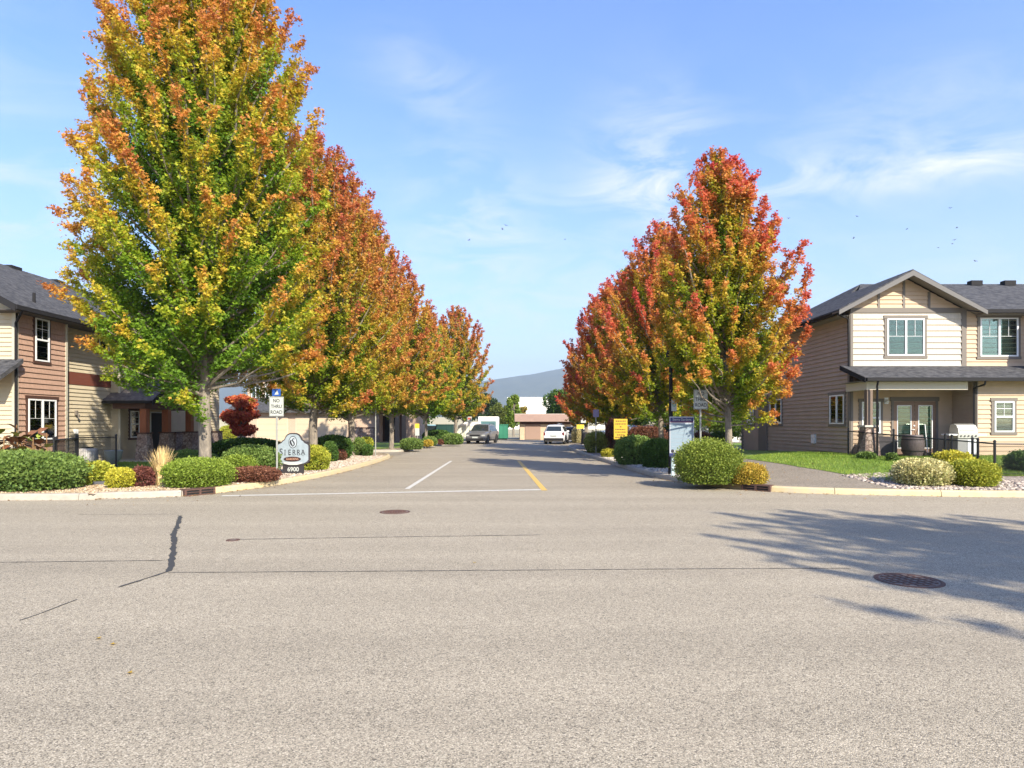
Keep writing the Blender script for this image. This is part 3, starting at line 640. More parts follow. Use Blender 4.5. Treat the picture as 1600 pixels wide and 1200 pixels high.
# ---------------- garage shed and far buildings
gs = thing('garage', 'low beige block garage with brown ribbed roof at the end of the road', 'garage', (3.7, 73, 0))
m_block = mat('beige_block', (.50, .38, .25), .85, noise=.1, nscale=3); m_rib = mat('brown_ribbed_roof', (.27, .175, .13), .7, noise=.06, nscale=2)
MB().box(.9, 6.7, 73, 79, 0, 2.6).build('wall', m_block, gs)
r = MB()
for k in range(5): r.hexa([(.3 + .0 * k, 72.2 + k * .16, 2.06 + k * .17), (7.3, 72.2 + k * .16, 2.06 + k * .17), (7.3, 79.8, 2.06 + k * .17), (.3, 79.8, 2.06 + k * .17), (.3, 72.3 + k * .16, 2.23 + k * .17 - .003), (7.3, 72.3 + k * .16, 2.23 + k * .17 - .003), (7.3, 79.7, 2.23 + k * .17 - .003), (.3, 79.7, 2.23 + k * .17 - .003)])
r.build('roof', m_rib, gs); MB().box(.3, 7.3, 73.0, 79.5, 2.908, 2.96).build('roof_edge', m_conc, gs)
MB().box(1.5, 3.25, 72.93, 72.995, .05, 1.75).build('garage_door', mat('brown_garage_door', (.29, .19, .14), .7), gs)
MB().box(.95, 6.65, 72.96, 72.998, 1.76, 2.05).build('eave_shade_strip', m_brown, gs)  # dark strip standing in for the shade under the roof overhang
m_wht = mat('white_cladding', (.80, .77, .70), .7)
wb = thing('warehouse', 'large plain white flat-roofed warehouse below the mountain', 'building', (12, 240, 0))
MB().box(-1.5, 42, 230, 290, 0, 11.2).build('wall', m_wht, wb); MB().box(-1.7, 42.2, 229.8, 290.2, 11.2, 11.5).build('parapet', m_vinyl, wb)
MB().box(20, 24, 229.9, 229.99, 0, 5).build('loading_door', m_trim, wb)
pb = thing('building', 'small peach stucco building behind the white truck', 'building', (-4, 150, 0))
MB().box(-5.8, -1.6, 150, 158, 0, 5.0).box(-4.6, -3.4, 150.5, 156, 5.0, 5.9).build('wall', mat('peach_stucco', (.62, .47, .30), .8), pb)
MB().box(-2.9, -1.9, 149.9, 149.99, 3.4, 4.3).build('window', m_dark, pb); MB().box(-5.9, -1.5, 149.8, 158.1, 5.002, 5.12).build('roof_edge', m_trim, pb)
ws = thing('shed', 'long white shed with red roof edge beyond the maples', 'building', (18, 62, .2))
MB().box(15.2, 22, 62, 66, 0, 1.68).build('wall', m_wht, ws); MB().box(15.0, 22.2, 61.8, 66.2, 1.68, 1.95).build('roof', mat('red_roof_edge', (.60, .12, .04), .6), ws)
MB().box(18.0, 18.12, 61.9, 61.99, 0, 1.68).box(19.7, 19.8, 61.9, 61.99, 0, 1.68).build('post', m_gutter, ws)
# ============================================================ VEGETATION
def leaf_mesh(name, P, A, Nn, size, col, m, parent, shape='maple', kind=None, aspect=.8):
    """P centres, A leaf axis, Nn leaf normal, size (n,), col (n,3)"""
    n = len(P); A = A / np.linalg.norm(A, axis=1)[:, None]; Bt = np.cross(Nn, A); Bt /= np.linalg.norm(Bt, axis=1)[:, None] + 1e-9; Nn = np.cross(A, Bt)
    if shape == 'maple':
        T = np.array([(0, -.5, 0), (-.52, .02, .10), (-.14, .02, -.04), (0, .55, .06), (.14, .02, -.04), (.52, .02, .10)]); Fc = np.array([(0, 2, 1), (0, 4, 2), (2, 4, 3), (0, 5, 4)])
    elif shape == 'oval':
        T = np.array([(0, -.5, 0), (-.5 * aspect, .05, .08), (0, .5, 0), (.5 * aspect, .05, .08)]); Fc = np.array([(0, 3, 2), (0, 2, 1)])
    elif shape == 'blade':
        T = np.array([(-.5 * aspect, 0, 0), (.5 * aspect, 0, 0), (0, 1, .15)]); Fc = np.array([(0, 1, 2)])
    k = len(T)
    V = P[:, None, :] + size[:, None, None] * (T[None, :, 0:1] * Bt[:, None, :] + T[None, :, 1:2] * A[:, None, :] + T[None, :, 2:3] * Nn[:, None, :])
    V = V.reshape(-1, 3).astype(np.float32)
    idx = (Fc[None] + (np.arange(n) * k)[:, None, None]).reshape(-1).astype(np.int32); nf = len(idx) // 3
    me = bpy.data.meshes.new(name); me.vertices.add(len(V)); me.vertices.foreach_set('co', V.ravel())
    me.loops.add(len(idx)); me.loops.foreach_set('vertex_index', idx); me.polygons.add(nf)
    me.polygons.foreach_set('loop_start', np.arange(0, nf * 3, 3, dtype=np.int32))
    try: me.polygons.foreach_set('loop_total', np.full(nf, 3, dtype=np.int32))
    except Exception: pass
    ca = me.attributes.new('Col', 'FLOAT_COLOR', 'POINT'); c4 = np.ones((n, k, 4), np.float32); c4[:, :, :3] = col[:, None, :]; ca.data.foreach_set('color', c4.ravel())
    me.update(calc_edges=True); me.materials.append(m)
    o = new_obj(name, me, parent)
    if kind: o['kind'] = kind
    return o

def ramp(t, stops):
    xs = [s[0] for s in stops]; return np.stack([np.interp(t, xs, [s[1][c] for s in stops]) for c in range(3)], 1)

GREEN, YG, GOLD, ORG_, RED, CRIM = (.12, .23, .02), (.38, .42, .03), (.58, .43, .04), (.62, .29, .06), (.55, .14, .05), (.42, .035, .03)
PAL_L = [(0, GREEN), (.20, (.18, .30, .018)), (.38, YG), (.54, GOLD), (.72, ORG_), (1, (.50, .17, .06))]
PAL_M = [(0, (.12, .21, .014)), (.2, (.23, .30, .018)), (.34, (.42, .38, .03)), (.50, (.55, .32, .05)), (.75, (.54, .20, .06)), (1, (.48, .12, .06))]
PAL_R = [(0, (.14, .23, .014)), (.2, (.36, .38, .022)), (.36, (.54, .38, .04)), (.52, (.60, .26, .055)), (.76, (.62, .16, .07)), (1, (.58, .085, .065))]

ENVX = [0, .08, .22, .4, .6, .8, .93, 1.0]; ENV = [.62, .9, 1.0, .96, .78, .50, .24, .05]; ENVF = [.66, .92, 1.0, .99, .88, .66, .38, .08]
def env(u): return np.interp(u, ENVX, CUR_ENV[0])
CUR_ENV = [ENV]
def maple(name, label, x, y, Ht, Rr, z0, fork, seed, pal, nprim=110, ntw=12, nlf=46, ls=.12, shift=0., trunk_r=.16, redside=0., group='maples along the side road', lean=0., loc_z=None, gap=0, cull=None, ev=None):
    CUR_ENV[0] = ev or ENV
    rs = np.random.RandomState(seed); rnd = random.Random(seed)
    base = H(x, y) if loc_z is None else loc_z
    root = thing(name, label, 'tree', (x, y, base), 0, group, local=True)
    tr = MB(); Pl = []; Cl = []; Al = []; Dl = []
    # stem: short trunk, then a leader with several steep co-leaders
    def jig(a): return Vector((rnd.uniform(-a, a), rnd.uniform(-a, a), 0))
    lead = [Vector((0, 0, -.1)), Vector((0, 0, .25)), Vector((.02, 0, fork * .55)), Vector((0, .02, fork))]
    rad = [trunk_r * 1.45, trunk_r * 1.1, trunk_r, trunk_r * .98]
    k = 7
    for i in range(1, k + 1):
        t = i / k; lead.append(Vector((lean * t, 0, fork + (Ht * .96 - fork) * t)) + jig(.12)); rad.append(trunk_r * .8 * (1 - t) ** 1.1 + .012)
    tr.tube(lead, rad, 9)
    def leadpos(z):
        for a, b in zip(lead[:-1], lead[1:]):
            if a.z <= z <= b.z: return a.lerp(b, (z - a.z) / max(1e-6, b.z - a.z))
        return lead[-1].copy()
    zc = z0
    for i in range(nprim):
        u = ((i + rnd.random()) / nprim) ** .92
        az = i * 2.39996 + rnd.uniform(-.35, .35)
        lob = 1 + .07 * math.sin(3 * az + seed) + .06 * math.sin(5 * az + 2 * seed + 6 * u)
        rr = Rr * float(env(u)) * lob * rnd.uniform(.79, 1.11)
        inner = rnd.random() < .22
        if inner: rr *= rnd.uniform(.35, .7)
        zt = zc + (Ht - zc) * u + rnd.uniform(-.2, .35)
        ang = R(np.interp(u, [0, .12, .3, .6, 1], [80, 68, 54, 38, 18]) + rnd.uniform(-6, 6))
        if cull is not None and cull(np.array([[math.cos(az) * rr, math.sin(az) * rr, zt - .25]]))[0]: continue
        za = max(fork * rnd.uniform(.9, 1.06), zt - rr / math.tan(ang) * 1.1)
        za = min(za, zt - .12)
        tip = Vector((math.cos(az) * rr + lean * u, math.sin(az) * rr, zt)); a0 = leadpos(za)
        cp = a0.lerp(tip, .5) + Vector((math.cos(az), math.sin(az), 0)) * rr * .13 - Vector((0, 0, .10 * rr * (1.2 - u)))
        ln = (tip - a0).length; npt = 7
        pts = [a0 * (1 - s) ** 2 + cp * 2 * s * (1 - s) + tip * s * s for s in [j / (npt - 1) for j in range(npt)]]
        pts = [p + (jig(.03 * ln) if 0 < j < npt - 1 else Vector((0, 0, 0))) for j, p in enumerate(pts)]
        r0 = min(trunk_r * .42, .008 + .0085 * ln)
        tr.tube(pts, [r0 * (1 - j / (npt - 1)) ** .8 + .005 for j in range(npt)], 5, cap=False)
        pn = np.array([tuple(p) for p in pts]); bc = rs.normal(0, .12)
        nt = max(5, int(ntw * (ln / Rr) ** .8))
        if gap and rnd.random() < gap: nt = int(nt * .4)
        for j in range(nt):
            s = .16 + .84 * ((j + rs.rand()) / nt) ** .9
            q = s * (npt - 1); qi = min(npt - 2, int(q)); bp = pn[qi] + (pn[qi + 1] - pn[qi]) * (q - qi)
            tg = pn[qi + 1] - pn[qi]; tg /= np.linalg.norm(tg)
            d = tg * rs.uniform(.5, 1.1) + rs.normal(0, .55, 3); d[2] += .22; d /= np.linalg.norm(d)
            L = (.22 + .30 * rs.rand()) * (Rr / 3) ** .6 * (1.25 - .5 * s)
            if rs.rand() < .35: tr.tube([tuple(bp), tuple(bp + d * L)], [.008, .003], 3, cap=False)
            m_ = nlf; tt = rs.rand(m_) ** .8
            pp = bp + d * (L * tt)[:, None] + rs.normal(0, .055 + .03 * (1 - s), (m_, 3)) * (Rr / 3) ** .5
            Pl.append(pp)
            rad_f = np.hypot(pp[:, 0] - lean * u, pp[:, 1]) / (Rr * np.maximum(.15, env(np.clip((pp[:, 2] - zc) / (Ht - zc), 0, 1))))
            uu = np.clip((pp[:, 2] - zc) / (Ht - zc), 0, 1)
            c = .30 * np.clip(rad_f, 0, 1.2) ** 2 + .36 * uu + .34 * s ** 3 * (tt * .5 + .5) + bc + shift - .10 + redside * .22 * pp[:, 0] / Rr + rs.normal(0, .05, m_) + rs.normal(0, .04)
            Cl.append(c)
            Dl.append(np.tile(d, (m_, 1)))
    P = np.concatenate(Pl)
    keep = np.ones(len(P), bool) if cull is None else ~cull(P)
    C = np.clip(np.concatenate(Cl), 0, 1); D = np.concatenate(Dl)[keep]; C = C[keep]; P = P[keep]; n = len(P)
    out = P.copy(); out[:, 2] = 0; out /= np.linalg.norm(out, axis=1)[:, None] + 1e-6
    A = rs.normal(0, .6, (n, 3)) + out * .5 + D * .3; A[:, 2] -= .45
    Nn = rs.normal(0, .55, (n, 3)) + out * .35; Nn[:, 2] += .8
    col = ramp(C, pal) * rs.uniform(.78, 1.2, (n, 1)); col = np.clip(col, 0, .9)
    tr.build('trunk', m_bark, root, smooth=True, recalc=False)
    leaf_mesh('crown', P, A, Nn, ls * rs.uniform(.7, 1.25, n), col, m_leaf, root)
    return root
def copy_tree(src, name, label, x, y, sc, rz, group=None):
    r = src.copy(); COL.objects.link(r); r.name = name; r.location = (x, y, H(x, y)); r.scale = (sc[0], sc[0], sc[1]); r.rotation_euler = (0, 0, rz); r['label'] = label
    if group: r['group'] = group
    for ch in src.children:
        c = ch.copy(); COL.objects.link(c); c.parent = r
    return r

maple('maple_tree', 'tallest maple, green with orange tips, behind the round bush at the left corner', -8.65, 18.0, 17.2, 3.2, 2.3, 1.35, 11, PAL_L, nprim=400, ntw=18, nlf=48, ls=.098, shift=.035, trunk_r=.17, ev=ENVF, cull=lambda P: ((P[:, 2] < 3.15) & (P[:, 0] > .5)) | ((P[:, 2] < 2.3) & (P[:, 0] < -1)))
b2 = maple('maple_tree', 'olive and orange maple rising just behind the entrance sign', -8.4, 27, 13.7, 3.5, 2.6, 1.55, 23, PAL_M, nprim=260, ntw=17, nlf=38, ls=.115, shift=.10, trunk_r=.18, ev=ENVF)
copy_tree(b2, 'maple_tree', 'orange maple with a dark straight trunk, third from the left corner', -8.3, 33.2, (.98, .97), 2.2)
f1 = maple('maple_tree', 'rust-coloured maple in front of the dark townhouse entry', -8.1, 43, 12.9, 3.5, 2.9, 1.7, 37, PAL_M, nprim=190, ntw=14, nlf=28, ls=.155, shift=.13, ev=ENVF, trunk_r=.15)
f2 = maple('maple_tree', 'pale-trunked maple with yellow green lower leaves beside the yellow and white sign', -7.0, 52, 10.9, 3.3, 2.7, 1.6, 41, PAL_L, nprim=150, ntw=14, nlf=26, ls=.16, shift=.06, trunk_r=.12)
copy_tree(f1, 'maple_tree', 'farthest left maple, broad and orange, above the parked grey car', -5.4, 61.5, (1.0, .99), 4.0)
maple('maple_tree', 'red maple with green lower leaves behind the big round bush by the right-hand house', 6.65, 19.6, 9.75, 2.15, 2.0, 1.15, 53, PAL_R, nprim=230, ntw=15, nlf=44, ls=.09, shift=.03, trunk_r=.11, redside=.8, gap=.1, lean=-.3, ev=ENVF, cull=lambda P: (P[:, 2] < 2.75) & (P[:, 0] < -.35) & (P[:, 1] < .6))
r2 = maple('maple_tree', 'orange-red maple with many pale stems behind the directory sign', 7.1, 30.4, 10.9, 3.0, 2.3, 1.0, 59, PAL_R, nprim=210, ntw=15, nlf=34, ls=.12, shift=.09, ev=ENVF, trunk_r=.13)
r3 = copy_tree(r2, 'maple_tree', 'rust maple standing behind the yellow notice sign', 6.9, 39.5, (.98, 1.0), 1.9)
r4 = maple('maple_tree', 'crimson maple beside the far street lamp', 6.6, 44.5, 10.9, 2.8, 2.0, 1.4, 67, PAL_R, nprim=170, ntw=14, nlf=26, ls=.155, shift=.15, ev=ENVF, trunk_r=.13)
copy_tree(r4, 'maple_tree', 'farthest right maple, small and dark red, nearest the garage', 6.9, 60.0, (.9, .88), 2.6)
maple('maple_tree', 'maple outside the frame that shades the near street on the right', 14.2, -2.9, 11.0, 4.5, 2.5, 1.5, 97, PAL_R, nprim=250, ntw=15, nlf=32, ls=.13, gap=.2, ev=[.6, .9, 1, 1, .93, .76, .5, .1], group='maples outside the frame')

# background trees
def round_tree(name, label, x, y, Ht, Rr, z0, seed, cols, n=9000, ls=.35, trunk=.2, group='trees beyond the car park', stretch=1.0):
    rs = np.random.RandomState(seed); root = thing(name, label, 'tree', (x, y, 0), 0, group, local=True)
    tr = MB(); tr.tube([(0, 0, -.1), (0, 0, z0), (.1, 0, (z0 + Ht) / 2), (0, 0, Ht * .9)], [trunk, trunk * .8, trunk * .5, .04], 7)
    cs = []
    for i in range(26):
        u = rs.rand(); a = rs.rand() * 6.28; rr = Rr * math.sqrt(max(0, 1 - (2 * u - 1) ** 2 * .9)) * rs.uniform(.3, .8)
        cs.append((math.cos(a) * rr, math.sin(a) * rr, z0 + (Ht - z0) * (.12 + .78 * u), Rr * rs.uniform(.28, .45)))
        tr.tube([(0, 0, z0 + (Ht - z0) * u * .4), cs[-1][:3]], [trunk * .3, .02], 4, cap=False)
    tr.build('trunk', m_bark, root, smooth=True, recalc=False)
    k = n // len(cs); P = []
    for c in cs:
        d = rs.normal(0, 1, (k, 3)); d /= np.linalg.norm(d, axis=1)[:, None]; P.append(np.array(c[:3]) + d * (c[3] * rs.uniform(.55, 1.05, (k, 1))) * np.array([1, 1, stretch]))
    P = np.concatenate(P); n = len(P)
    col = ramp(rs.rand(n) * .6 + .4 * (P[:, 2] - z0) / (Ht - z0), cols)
    leaf_mesh('crown', P, rs.normal(0, 1, (n, 3)), rs.normal(0, .7, (n, 3)) + np.array([0, 0, .7]), ls * rs.uniform(.7, 1.3, n), col, m_leaf, root, 'oval')
    return root
GR = [(0, (.03, .075, .01)), (.5, (.07, .14, .02)), (1, (.14, .22, .03))]; GR2 = [(0, (.09, .16, .02)), (1, (.26, .34, .04))]; GD = [(0, (.02, .045, .012)), (1, (.06, .10, .025))]
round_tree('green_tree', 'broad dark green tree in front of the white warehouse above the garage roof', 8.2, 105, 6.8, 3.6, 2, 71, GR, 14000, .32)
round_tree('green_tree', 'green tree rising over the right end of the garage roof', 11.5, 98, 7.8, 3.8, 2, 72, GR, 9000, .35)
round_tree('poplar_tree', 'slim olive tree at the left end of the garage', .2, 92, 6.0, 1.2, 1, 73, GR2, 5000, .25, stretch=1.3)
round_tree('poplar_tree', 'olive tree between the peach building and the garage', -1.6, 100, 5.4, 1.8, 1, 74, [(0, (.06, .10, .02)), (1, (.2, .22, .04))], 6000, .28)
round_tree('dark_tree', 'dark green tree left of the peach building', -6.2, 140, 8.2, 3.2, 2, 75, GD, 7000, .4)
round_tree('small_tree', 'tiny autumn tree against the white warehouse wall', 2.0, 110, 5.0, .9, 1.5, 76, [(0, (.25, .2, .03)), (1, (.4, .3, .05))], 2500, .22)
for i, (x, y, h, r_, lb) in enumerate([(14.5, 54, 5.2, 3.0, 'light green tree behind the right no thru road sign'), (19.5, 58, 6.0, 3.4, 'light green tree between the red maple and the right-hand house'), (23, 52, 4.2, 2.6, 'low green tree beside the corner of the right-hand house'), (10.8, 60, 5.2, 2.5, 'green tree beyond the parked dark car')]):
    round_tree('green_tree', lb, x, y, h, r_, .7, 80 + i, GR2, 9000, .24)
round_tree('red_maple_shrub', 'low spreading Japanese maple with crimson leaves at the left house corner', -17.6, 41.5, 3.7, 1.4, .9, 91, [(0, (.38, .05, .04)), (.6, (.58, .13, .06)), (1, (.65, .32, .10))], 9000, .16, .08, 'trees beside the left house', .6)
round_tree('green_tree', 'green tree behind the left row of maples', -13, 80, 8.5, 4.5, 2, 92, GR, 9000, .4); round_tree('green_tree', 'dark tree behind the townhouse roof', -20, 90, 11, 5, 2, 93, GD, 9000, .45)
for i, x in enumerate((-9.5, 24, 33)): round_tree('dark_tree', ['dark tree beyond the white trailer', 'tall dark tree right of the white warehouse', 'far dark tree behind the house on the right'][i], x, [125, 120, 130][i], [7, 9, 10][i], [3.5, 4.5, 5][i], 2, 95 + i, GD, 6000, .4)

# shrubs
m_twig = mat('shrub_twigs', (.05, .045, .02), .95, noise=.3, nscale=30)
def shrub(name, label, cx_, cy_, rx, ry, h, seed, cols, n=9000, ls=.055, lump=.08, group='shrubs in the planting beds', shape='oval', zb=None, flat=2.4, rough=.10):
    rs = np.random.RandomState(seed); z0 = H(cx_, cy_) if zb is None else zb
    root = thing(name, label, 'shrub', (cx_, cy_, z0), 0, group, local=True)
    d = rs.normal(0, 1, (n, 3)); d[:, 2] = np.abs(d[:, 2]) * np.where(rs.rand(n) < .34, -1.0, 1.0); d /= np.linalg.norm(d, axis=1)[:, None]
    dirs = rs.normal(0, 1, (110, 3)); dirs /= np.linalg.norm(dirs, axis=1)[:, None]
    k = (d @ dirs.T); mk = np.max(k, axis=1); lm = .97 + lump * (mk - .93) * 13 + rs.normal(0, rough * .30, n)
    s = np.clip(lm, .6, 1.3) * rs.uniform(.84, 1.03, n) * np.where(rs.rand(n) < .03, rs.uniform(1.02, 1.12, n), 1)
    # superellipsoid: flatter top, fuller sides
    q = (np.abs(d[:, 0]) ** flat + np.abs(d[:, 1]) ** flat + np.abs(d[:, 2]) ** flat) ** (-1 / flat)
    P = d * (q * s)[:, None] * np.array([rx, ry, h * .56]); P[:, 2] += h * .46
    P[:, 2] = np.maximum(P[:, 2], .02 + .05 * rs.rand(n))
    core = MB(); prof = [(0.35, .0), (.56, .12), (.70, .4), (.64, .66), (.4, .80), (.05, .86)]
    core.lathe([(a, b * h) for a, b in prof], (0, 0, 0), 14, rx, ry); core.build('twigs', m_twig, root, smooth=True)
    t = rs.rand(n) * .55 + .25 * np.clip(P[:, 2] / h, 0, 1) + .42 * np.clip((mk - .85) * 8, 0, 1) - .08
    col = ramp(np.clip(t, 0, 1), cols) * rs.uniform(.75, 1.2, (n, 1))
    A = d * .7 + rs.normal(0, .5, (n, 3)); A[:, 2] += .35
    Nn = d * .6 + rs.normal(0, .6, (n, 3))
    leaf_mesh('foliage', P, A, Nn, ls * rs.uniform(.7, 1.3, n), np.clip(col, 0, .95), m_shr, root, shape)
    return root
BOX = [(0, (.035, .07, .008)), (.5, (.13, .20, .018)), (1, (.28, .36, .05))]; RBX = [(0, (.03, .06, .008)), (.5, (.12, .18, .02)), (1, (.28, .33, .05))]; DKG = [(0, (.02, .055, .012)), (.6, (.05, .11, .018)), (1, (.10, .18, .03))]
MUG = [(0, (.025, .06, .014)), (.5, (.085, .15, .03)), (1, (.20, .28, .06))]; YEL = [(0, (.12, .17, .015)), (.5, (.36, .36, .025)), (1, (.60, .52, .06))]
LIME = [(0, (.07, .12, .012)), (.5, (.24, .29, .025)), (1, (.48, .46, .055))]; PUR = [(0, (.05, .015, .015)), (.6, (.13, .04, .035)), (1, (.24, .09, .06))]
BARB = [(0, (.045, .02, .014)), (.6, (.13, .045, .028)), (1, (.25, .11, .06))]; VAR = [(0, (.07, .13, .03)), (.4, (.25, .28, .08)), (1, (.75, .66, .32))]
OGR = [(0, (.10, .13, .015)), (.4, (.34, .30, .03)), (1, (.58, .38, .06))]
def sh(name, label, x0, x1, yt, yb, cols, n=9000, ls=.055, seed=1, deep=1.0, yd=None, **kw):
    """box of the shrub in the photograph -> ground position and size"""
    v = G((x0 + x1) / 2, yb); w_ = (x1 - x0) * v.y / F / 2; d = v.y + w_ * deep * .9
    h = HC - (yt - 663) * (d / F) - H(v.x, d)
    x = ((x0 + x1) / 2 - 800) * d / F
    return shrub(name, label, x, d, w_ * d / v.y * .93, w_ * deep, h * .94, seed, cols, n, ls, **kw)
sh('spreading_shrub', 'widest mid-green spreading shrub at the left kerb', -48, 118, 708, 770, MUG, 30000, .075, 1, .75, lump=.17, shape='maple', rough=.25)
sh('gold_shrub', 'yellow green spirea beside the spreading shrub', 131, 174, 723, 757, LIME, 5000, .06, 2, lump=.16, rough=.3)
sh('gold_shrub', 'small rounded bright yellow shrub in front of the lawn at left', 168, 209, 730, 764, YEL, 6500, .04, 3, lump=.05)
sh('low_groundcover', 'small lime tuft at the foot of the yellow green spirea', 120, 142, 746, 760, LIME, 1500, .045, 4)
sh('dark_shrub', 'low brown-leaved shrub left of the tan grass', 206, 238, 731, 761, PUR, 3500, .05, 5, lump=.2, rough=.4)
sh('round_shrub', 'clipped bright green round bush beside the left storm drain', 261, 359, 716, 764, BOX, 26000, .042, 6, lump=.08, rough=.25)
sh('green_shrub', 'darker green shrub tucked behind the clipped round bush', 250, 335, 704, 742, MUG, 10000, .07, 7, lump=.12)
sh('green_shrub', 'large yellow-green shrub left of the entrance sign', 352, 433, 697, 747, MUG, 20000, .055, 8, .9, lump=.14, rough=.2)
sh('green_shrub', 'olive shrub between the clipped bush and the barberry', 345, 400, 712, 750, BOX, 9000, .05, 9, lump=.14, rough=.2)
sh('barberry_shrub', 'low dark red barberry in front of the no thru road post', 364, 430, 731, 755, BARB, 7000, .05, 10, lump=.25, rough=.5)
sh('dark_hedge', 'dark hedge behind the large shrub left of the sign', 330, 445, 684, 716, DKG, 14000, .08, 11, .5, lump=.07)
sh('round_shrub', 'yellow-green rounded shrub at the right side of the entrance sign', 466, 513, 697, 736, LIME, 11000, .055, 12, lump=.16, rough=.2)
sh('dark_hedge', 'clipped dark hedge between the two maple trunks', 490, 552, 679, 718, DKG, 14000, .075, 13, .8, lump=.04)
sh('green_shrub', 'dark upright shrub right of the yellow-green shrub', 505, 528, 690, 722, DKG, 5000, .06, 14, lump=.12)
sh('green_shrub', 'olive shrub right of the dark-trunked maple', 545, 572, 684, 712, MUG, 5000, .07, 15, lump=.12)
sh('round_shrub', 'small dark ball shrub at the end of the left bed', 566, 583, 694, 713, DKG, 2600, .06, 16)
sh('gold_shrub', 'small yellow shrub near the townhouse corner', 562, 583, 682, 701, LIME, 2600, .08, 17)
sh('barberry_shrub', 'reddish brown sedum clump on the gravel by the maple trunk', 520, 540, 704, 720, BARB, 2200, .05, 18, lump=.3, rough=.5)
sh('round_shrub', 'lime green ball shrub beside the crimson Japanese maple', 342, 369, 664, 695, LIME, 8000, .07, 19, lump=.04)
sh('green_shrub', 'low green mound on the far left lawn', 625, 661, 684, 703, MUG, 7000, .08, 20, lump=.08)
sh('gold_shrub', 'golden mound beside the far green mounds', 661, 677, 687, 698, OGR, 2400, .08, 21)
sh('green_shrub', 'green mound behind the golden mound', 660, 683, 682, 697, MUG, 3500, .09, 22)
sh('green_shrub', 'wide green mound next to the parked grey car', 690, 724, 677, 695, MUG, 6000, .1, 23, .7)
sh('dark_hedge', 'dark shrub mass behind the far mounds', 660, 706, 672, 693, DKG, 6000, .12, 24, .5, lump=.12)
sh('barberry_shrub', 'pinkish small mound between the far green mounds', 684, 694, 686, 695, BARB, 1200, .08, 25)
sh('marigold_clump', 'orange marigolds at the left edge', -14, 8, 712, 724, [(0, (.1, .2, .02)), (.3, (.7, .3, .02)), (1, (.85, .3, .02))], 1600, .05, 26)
# right hand side
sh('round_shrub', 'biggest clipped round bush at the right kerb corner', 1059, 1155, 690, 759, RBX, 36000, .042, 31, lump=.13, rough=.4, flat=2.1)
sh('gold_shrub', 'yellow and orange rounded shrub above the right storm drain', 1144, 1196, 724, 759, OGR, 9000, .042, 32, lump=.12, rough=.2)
sh('spreading_shrub', 'juniper tinted a sunlit green in front of the yellow notice', 962, 1022, 683, 727, MUG, 17000, .065, 33, .7, lump=.18, rough=.2)  # sunlight on this juniper is put into its lighter palette
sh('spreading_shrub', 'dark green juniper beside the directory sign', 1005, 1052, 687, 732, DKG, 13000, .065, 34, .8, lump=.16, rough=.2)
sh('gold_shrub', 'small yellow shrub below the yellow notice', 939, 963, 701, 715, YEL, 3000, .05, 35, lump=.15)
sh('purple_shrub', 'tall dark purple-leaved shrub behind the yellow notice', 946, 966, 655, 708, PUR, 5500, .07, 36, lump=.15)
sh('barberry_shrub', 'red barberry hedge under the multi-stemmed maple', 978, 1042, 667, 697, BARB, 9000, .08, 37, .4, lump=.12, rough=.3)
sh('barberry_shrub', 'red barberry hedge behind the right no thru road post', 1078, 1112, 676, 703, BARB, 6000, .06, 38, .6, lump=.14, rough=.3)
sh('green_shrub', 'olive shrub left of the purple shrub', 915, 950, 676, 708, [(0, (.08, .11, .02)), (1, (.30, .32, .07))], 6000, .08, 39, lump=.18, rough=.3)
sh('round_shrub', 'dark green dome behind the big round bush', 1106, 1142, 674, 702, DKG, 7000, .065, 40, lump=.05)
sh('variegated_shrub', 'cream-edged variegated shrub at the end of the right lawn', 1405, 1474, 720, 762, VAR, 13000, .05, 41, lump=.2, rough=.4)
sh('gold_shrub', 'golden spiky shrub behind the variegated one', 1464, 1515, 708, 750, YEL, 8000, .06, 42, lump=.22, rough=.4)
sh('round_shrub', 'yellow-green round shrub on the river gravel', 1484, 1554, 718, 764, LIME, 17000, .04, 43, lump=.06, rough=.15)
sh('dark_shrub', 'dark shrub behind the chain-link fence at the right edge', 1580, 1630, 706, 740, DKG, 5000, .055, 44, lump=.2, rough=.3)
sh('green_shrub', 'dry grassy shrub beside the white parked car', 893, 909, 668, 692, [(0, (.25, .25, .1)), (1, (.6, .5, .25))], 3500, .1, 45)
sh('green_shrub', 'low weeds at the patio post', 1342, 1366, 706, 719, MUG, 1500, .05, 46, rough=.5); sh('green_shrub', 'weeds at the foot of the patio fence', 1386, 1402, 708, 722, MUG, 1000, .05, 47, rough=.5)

# ornamental grasses
def grass_clump(name, label, x, y, h, r_, n, cols, seed, wd=.012, group=None):
    rs = np.random.RandomState(seed); root = thing(name, label, 'ornamental grass', (x, y, H(x, y)), 0, group, local=True); P = []; A = []; S = []
    mb = MB(); az = rs.rand(n) * 6.28; rr = r_ * rs.rand(n) * .3; ln = h * rs.uniform(.6, 1.05, n); out_ = rs.uniform(.02, .5, n) ** 1.5
    vs = []; fs = []; cc = []
    for i in range(n):
        a = az[i]; b = np.array([math.cos(a) * rr[i], math.sin(a) * rr[i], 0]); dr_ = np.array([math.cos(a), math.sin(a), 0]); sd_ = np.array([-dr_[1], dr_[0], 0]) * wd * rs.uniform(.6, 1.6)
        k = len(vs)
        for t in (0, .35, .7, 1.0):
            c = b + dr_ * out_[i] * ln[i] * t ** 2 * 1.1 + np.array([0, 0, ln[i] * (t - .18 * t * t * out_[i] * 3)]); w_ = sd_ * (1 if t < .6 else 1.5 * (1.05 - t) + .1)
            vs += [tuple(c - w_), tuple(c + w_)]
        for j in range(3): fs.append((k + 2 * j, k + 2 * j + 1, k + 2 * j + 3, k + 2 * j + 2))
    mb.add(vs, fs); mb.build('blades', cols, root, recalc=False); return root
